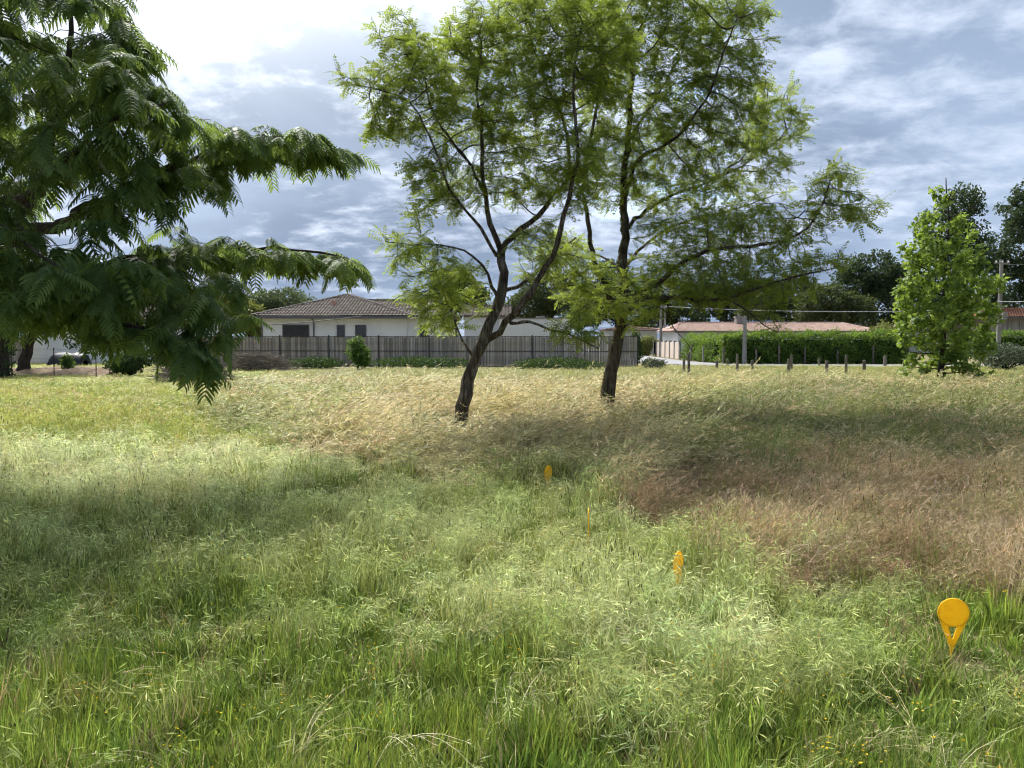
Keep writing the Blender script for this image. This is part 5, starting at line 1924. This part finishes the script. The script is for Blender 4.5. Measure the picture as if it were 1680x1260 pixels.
def meadow():
    # candidate points, denser near the viewer
    edges = np.geomspace(1.2, 47, 60)
    PX, PY = [], []
    for a, b in zip(edges[:-1], edges[1:]):
        dm = (a + b) / 2
        rho = np.clip(430 * (2.4 / dm) ** 1.62, 15, 430)
        hw = 0.70 * dm + 1.3
        n = int(rho * (b - a) * 2 * hw)
        PX.append(rng.uniform(-hw, hw, n))
        PY.append(rng.uniform(a, b, n))
    x, y = np.concatenate(PX), np.concatenate(PY)
    # keep the road, the fence line and the yards free
    keep = ~((y > 39.2) & (x > -18) & (x < 7))
    keep &= ~((x > 7) & (y > 43.2 - np.clip((x - 8) * 0.15, 0, 1.2)) & (y < 47.2)) & ~((x > 6.9) & (x < 12.3) & (y > 43.5))
    keep &= ~((y > 32.0) & (y < 38.6) & (x < -17.5) & (rng.random(len(x)) < 0.75))
    keep &= ~((y > 46.5))
    x, y = x[keep], y[keep]
    z = ground_z(x, y)
    px, py = proj(np.stack((x, y, z + 0.22), 1))
    wob = (fbm(x, y, 0.9, 11) - 0.5) * 2
    wob2 = (fbm(x, y, 2.3, 21) - 0.5) * 2
    jx = px + wob * 160 * np.clip((py - 560) / 300, 0.15, 1) + rng.normal(0, 24, len(x))
    jy = py + wob2 * 70 * np.clip((py - 560) / 300, 0.12, 1) + rng.normal(0, 13, len(x)) * np.clip((py - 560) / 200, 0.2, 1)
    brown = in_poly(jx, jy, [(985, 800), (1070, 752), (1300, 735), (1680, 742), (2100, 750), (2100, 1010), (1680, 985), (1560, 950), (1400, 915), (1250, 893), (1120, 872), (1030, 835)])
    tall = in_poly(jx, jy, [(1060, 700), (1130, 648), (1300, 633), (1680, 640), (2100, 645), (2100, 752), (1680, 742), (1300, 736), (1080, 752)])
    hay = in_poly(jx, jy, [(345, 690), (365, 650), (430, 613), (2100, 613), (2100, 645), (1680, 640), (1300, 633), (1130, 648), (1060, 700), (1075, 752), (1000, 765), (900, 752), (740, 750), (620, 742), (480, 732), (440, 708)])
    farv = jy < 613
    lawn = (jy < 722) & (jx < 470)
    silver = in_poly(jx, jy, [(-600, 716), (430, 720), (520, 752), (740, 752), (1000, 765), (1010, 810), (1120, 875), (1330, 905), (1400, 940), (1250, 1000), (1050, 1040), (850, 1010), (650, 950), (400, 900), (250, 920), (-600, 900)])
    d = y
    zone = np.full(len(x), 0)          # 0 near turf
    zone[silver] = 1
    zone[lawn] = 2
    zone[hay] = 3
    zone[tall] = 4
    zone[brown] = 5
    zone[farv & ~lawn & ~tall] = 6
    near_edge = in_poly(jx, jy, [(395, 700), (440, 690), (490, 722), (640, 732), (735, 742), (640, 760), (520, 758), (440, 735)])
    base = {}

    def put(key, sel, tint, hs=(0.8, 1.2), ws=1.0, wind=0.0, tilt=0.12, full=True):
        i = np.where(sel)[0]
        if len(i) == 0:
            return
        n = len(i)
        wd = np.clip(d[i] / 7.0, 0.85, 2.3) * ws if ws else np.ones(n)
        h = rng.uniform(*hs, n) * (0.45 + 0.75 * n2[i] + 0.45 * (n4[i] > 0.62)) * np.clip(1 - (d[i] - 19) / 15, 0.45 if key == 'lawn' else 0.25, 1)
        for mx, my, k in ((2.2, 3.55, 0.6), (1.0, 4.45, 0.35), (0.56, 5.55, 0.4), (0.37, 7.7, 0.4)):
            h *= 1 - k * np.exp(-(((x[i] - mx) / 0.30) ** 2 + ((d[i] - my) / 0.34) ** 2))
        for mx, my in ((-0.95, 11.2), (1.68, 13.4)):      # thinner growth at the feet of the trunks
            h *= 1 - 0.6 * np.exp(-(((x[i] - mx) / 0.8) ** 2 + ((d[i] - my) / 1.2) ** 2))
        rz = rng.uniform(0, 2 * math.pi, n) if full else rng.normal(0, 0.75, n)
        tl = rng.normal(0, tilt, (n, 2))
        tl[:, 1] += wind
        t = np.asarray(tint(i)) if callable(tint) else np.tile(np.asarray(tint, float), (n, 1))
        t = t * rng.uniform(0.78, 1.22, (n, 1)) * (1 + rng.normal(0, 0.05, (n, 3)))
        base.setdefault(key, []).append((np.stack((x[i], y[i], z[i] - 0.01), 1), rz, tl, np.stack((wd, wd, h), 1), np.clip(t, 0.005, 0.9)))
    u = rng.random(len(x))
    u2 = rng.random(len(x))
    n4 = vnoise(x, y, 2.9, 31)
    n1, n2, n3 = fbm(x, y, 0.55, 3), fbm(x, y, 1.7, 5), fbm(x, y, 0.22, 9)

    def mix(a, b, f):
        f = np.clip(f, 0, 1)[:, None]
        return np.array(a) * (1 - f) + np.array(b) * f
    GREEN, LIME, DRY = (0.140, 0.215, 0.034), (0.270, 0.345, 0.062), (0.36, 0.30, 0.16)
    SILV, SILV2 = (0.37, 0.42, 0.145), (0.55, 0.58, 0.30)
    turf = lambda i: np.where((u2[i] < 0.07)[:, None], np.array(DRY), mix(GREEN, LIME, (n2[i] - 0.25) * 1.6))
    z0, z1 = zone == 0, zone == 1
    bromefac = np.where(in_poly(jx, jy, [(640, 880), (1000, 860), (1420, 920), (1450, 1080), (1150, 1170), (800, 1090)]) & (jx < 1420), 0.42, 0.0) + np.where((py < 1010) & (px < 900), 0.32, 0.05)
    bromefac = np.clip(bromefac * (0.4 + 1.2 * n1), 0, 0.8)
    put('short', z0 & (u > bromefac) & (u2 < 0.84), turf, (0.75, 1.3), 1.0)
    put('broad', z0 & (u > bromefac) & (u2 >= 0.84), lambda i: mix(GREEN, LIME, n1[i]), (0.8, 1.7), 1.15)
    put('brome', z0 & (u <= bromefac), lambda i: mix(SILV, (0.25, 0.31, 0.085), n2[i] * 1.2), (0.5, 0.85), 0.95, 0.05, 0.15, False)
    lit = np.clip((920 - py) / 200, 0, 1)
    put('brome', z1 & (u < 0.25 + 0.55 * n1), lambda i: mix(SILV, SILV2, (n1[i] - 0.35) * 1.3 + 0.8 * np.clip((840 - py[i]) / 120, 0, 1) * (px[i] < 600)), (0.75, 1.1), 1.0, 0.10, 0.14, False)  # extra paleness at the left puts the sunlit brightness into the tint
    put('short', z1 & (u >= 0.25 + 0.55 * n1), lambda i: mix((0.16, 0.215, 0.045), (0.27, 0.31, 0.065), n2[i]), (1.0, 1.8), 1.1)
    z2 = zone == 2
    put('lawn', z2, lambda i: np.where((u2[i] < 0.18)[:, None], np.array((0.42, 0.36, 0.14)), mix((0.21, 0.27, 0.045), (0.36, 0.37, 0.09), n1[i] * 1.5 - 0.25)), (0.6, 1.0), 1.0, 0.03)
    z3 = zone == 3
    hay_t = lambda i: np.where((n3[i] + 0.25 * n2[i] < 0.5)[:, None], mix((0.22, 0.255, 0.080), (0.34, 0.335, 0.125), n2[i]), mix((0.32, 0.295, 0.125), (0.45, 0.395, 0.20), n1[i] * 1.4 - 0.2))
    far3 = np.clip((d - 18) / 9, 0, 1)
    put('lawn', z3 & (u < 0.86) & (u2 < far3), lambda i: mix((0.20, 0.235, 0.060), (0.33, 0.31, 0.125), n2[i] * 1.5 - 0.2), (0.8, 1.3), 0.9, 0.06)
    put('hay', z3 & (u < 0.86) & (u2 >= far3), hay_t, (0.65, 1.15), 0.95, 0.14, 0.18, False)
    put('lawn', z3 & (u >= 0.86), (0.20, 0.21, 0.06), (1.0, 1.5), 1.0, 0.08)
    z4 = zone == 4
    put('tall', z4 & (u < 0.72), lambda i: mix((0.115, 0.17, 0.060), (0.20, 0.24, 0.085), n2[i] * 1.4 - 0.2), (0.55, 0.95), 0.95, 0.12, 0.16, False)
    put('hay', z4 & (u >= 0.72), lambda i: mix((0.32, 0.29, 0.14), (0.36, 0.27, 0.16), n1[i]), (0.55, 0.9), 0.9, 0.14, 0.16, False)
    z5 = zone == 5
    put('brown', z5 & (u < 0.72), lambda i: np.where((u2[i] < 0.16)[:, None], np.array((0.24, 0.24, 0.08)), mix((0.215, 0.152, 0.075), (0.43, 0.345, 0.185), n2[i] * 1.7 - 0.3)), (0.6, 0.95), 1.0, 0.08, 0.16, False)
    put('arch', z5 & (u > 0.86) & (px > 1100), lambda i: mix((0.42, 0.33, 0.22), (0.50, 0.40, 0.28), n2[i]), (0.65, 1.0), 0.85, 0.05, 0.12, False)
    put('short', z5 & (u >= 0.72) & (u < 0.86), (0.20, 0.23, 0.06), (1.2, 2.0), 1.2)
    z6 = zone == 6
    put('lawn', z6, lambda i: mix((0.21, 0.24, 0.060), (0.33, 0.31, 0.12), n1[i]), (0.7, 1.2), 1.0, 0.05)
    # accents
    put('bright', near_edge & (u < 0.55), (0.13, 0.24, 0.035), (0.9, 1.3), 0.6)
    put('arch', (z0 | z1) & (u2 < 0.006), (0.44, 0.38, 0.22), (0.6, 0.9), 0.8, 0.0, 0.2)
    put('plantain', (zone == 1) & (u2 > 0.90) & (n2 > 0.56), (0.12, 0.14, 0.05), (0.85, 1.15), 0.6)
    put('plantain', (zone == 5) & (u2 > 0.975), (0.14, 0.10, 0.05), (0.85, 1.2), 0.6)
    put('plantain', (zone == 0) & (u2 > 0.985) & (u > 0.3), (0.12, 0.14, 0.05), (0.5, 0.8), 0.8)
    put('flower', (zone == 0) & (u2 > 0.935) & (u2 < 0.955) & (n1 > 0.42), (0.12, 0.17, 0.04), (0.9, 1.2), 1.0)
    put('flower', (zone == 1) & (u2 > 0.88) & (u2 < 0.89) & (py > 880), (0.12, 0.17, 0.04), (1.3, 1.7), 1.0)
    spec = {'short': (tuft_short, 8, 'short_grass', 'short green turf filling the near foreground'),
            'broad': (tuft_broad, 5, 'broad_leaved_grass', 'broad bladed green leaves in the near turf'),
            'brome': (tuft_brome, 8, 'brome_grass', 'silvery green drooping brome grass across the middle foreground'),
            'lawn': (tuft_lawn, 5, 'lawn_grass', 'yellow green mown grass at the left and along the verge'),
            'hay': (tuft_hay, 8, 'hay_grass', 'tall straw coloured grass around the locust trunks'),
            'tall': (tuft_tall, 6, 'tall_grass', 'tall dark green grass right of the locust trees'),
            'brown': (tuft_brown, 7, 'brown_grass', 'reddish brown dry grass at the right'),
            'arch': (tuft_arch, 5, 'dry_stalks', 'pale dry grass stalks arching over the brown grass'),
            'bright': (tuft_bright, 3, 'bright_grass', 'bright green blades along the edge of the straw grass'),
            'plantain': (tuft_plantain, 5, 'plantain_stalks', 'dark headed plantain stalks standing in the grass'),
            'flower': (tuft_flower, 4, 'yellow_flowers', 'tiny yellow flowers in the near grass')}
    for key, parts in base.items():
        fn, nv, nm, lab = spec[key]
        col = make_collection(key, fn, nv)
        a = [np.concatenate([p[k] for p in parts]) for k in range(5)]
        scatter(nm, lab, col, nv, *a)
        print('grass', key, len(a[0]))


def tuft_bright(k):
    m = MB()
    for _ in range(16):
        h = rng.uniform(0.2, 0.36)
        blade(m, rxy(0.12), rng.uniform(0, 6.28), h, h * rng.uniform(0.1, 0.5), rng.uniform(0.009, 0.014), m=0, seg=4)
    return m


meadow()
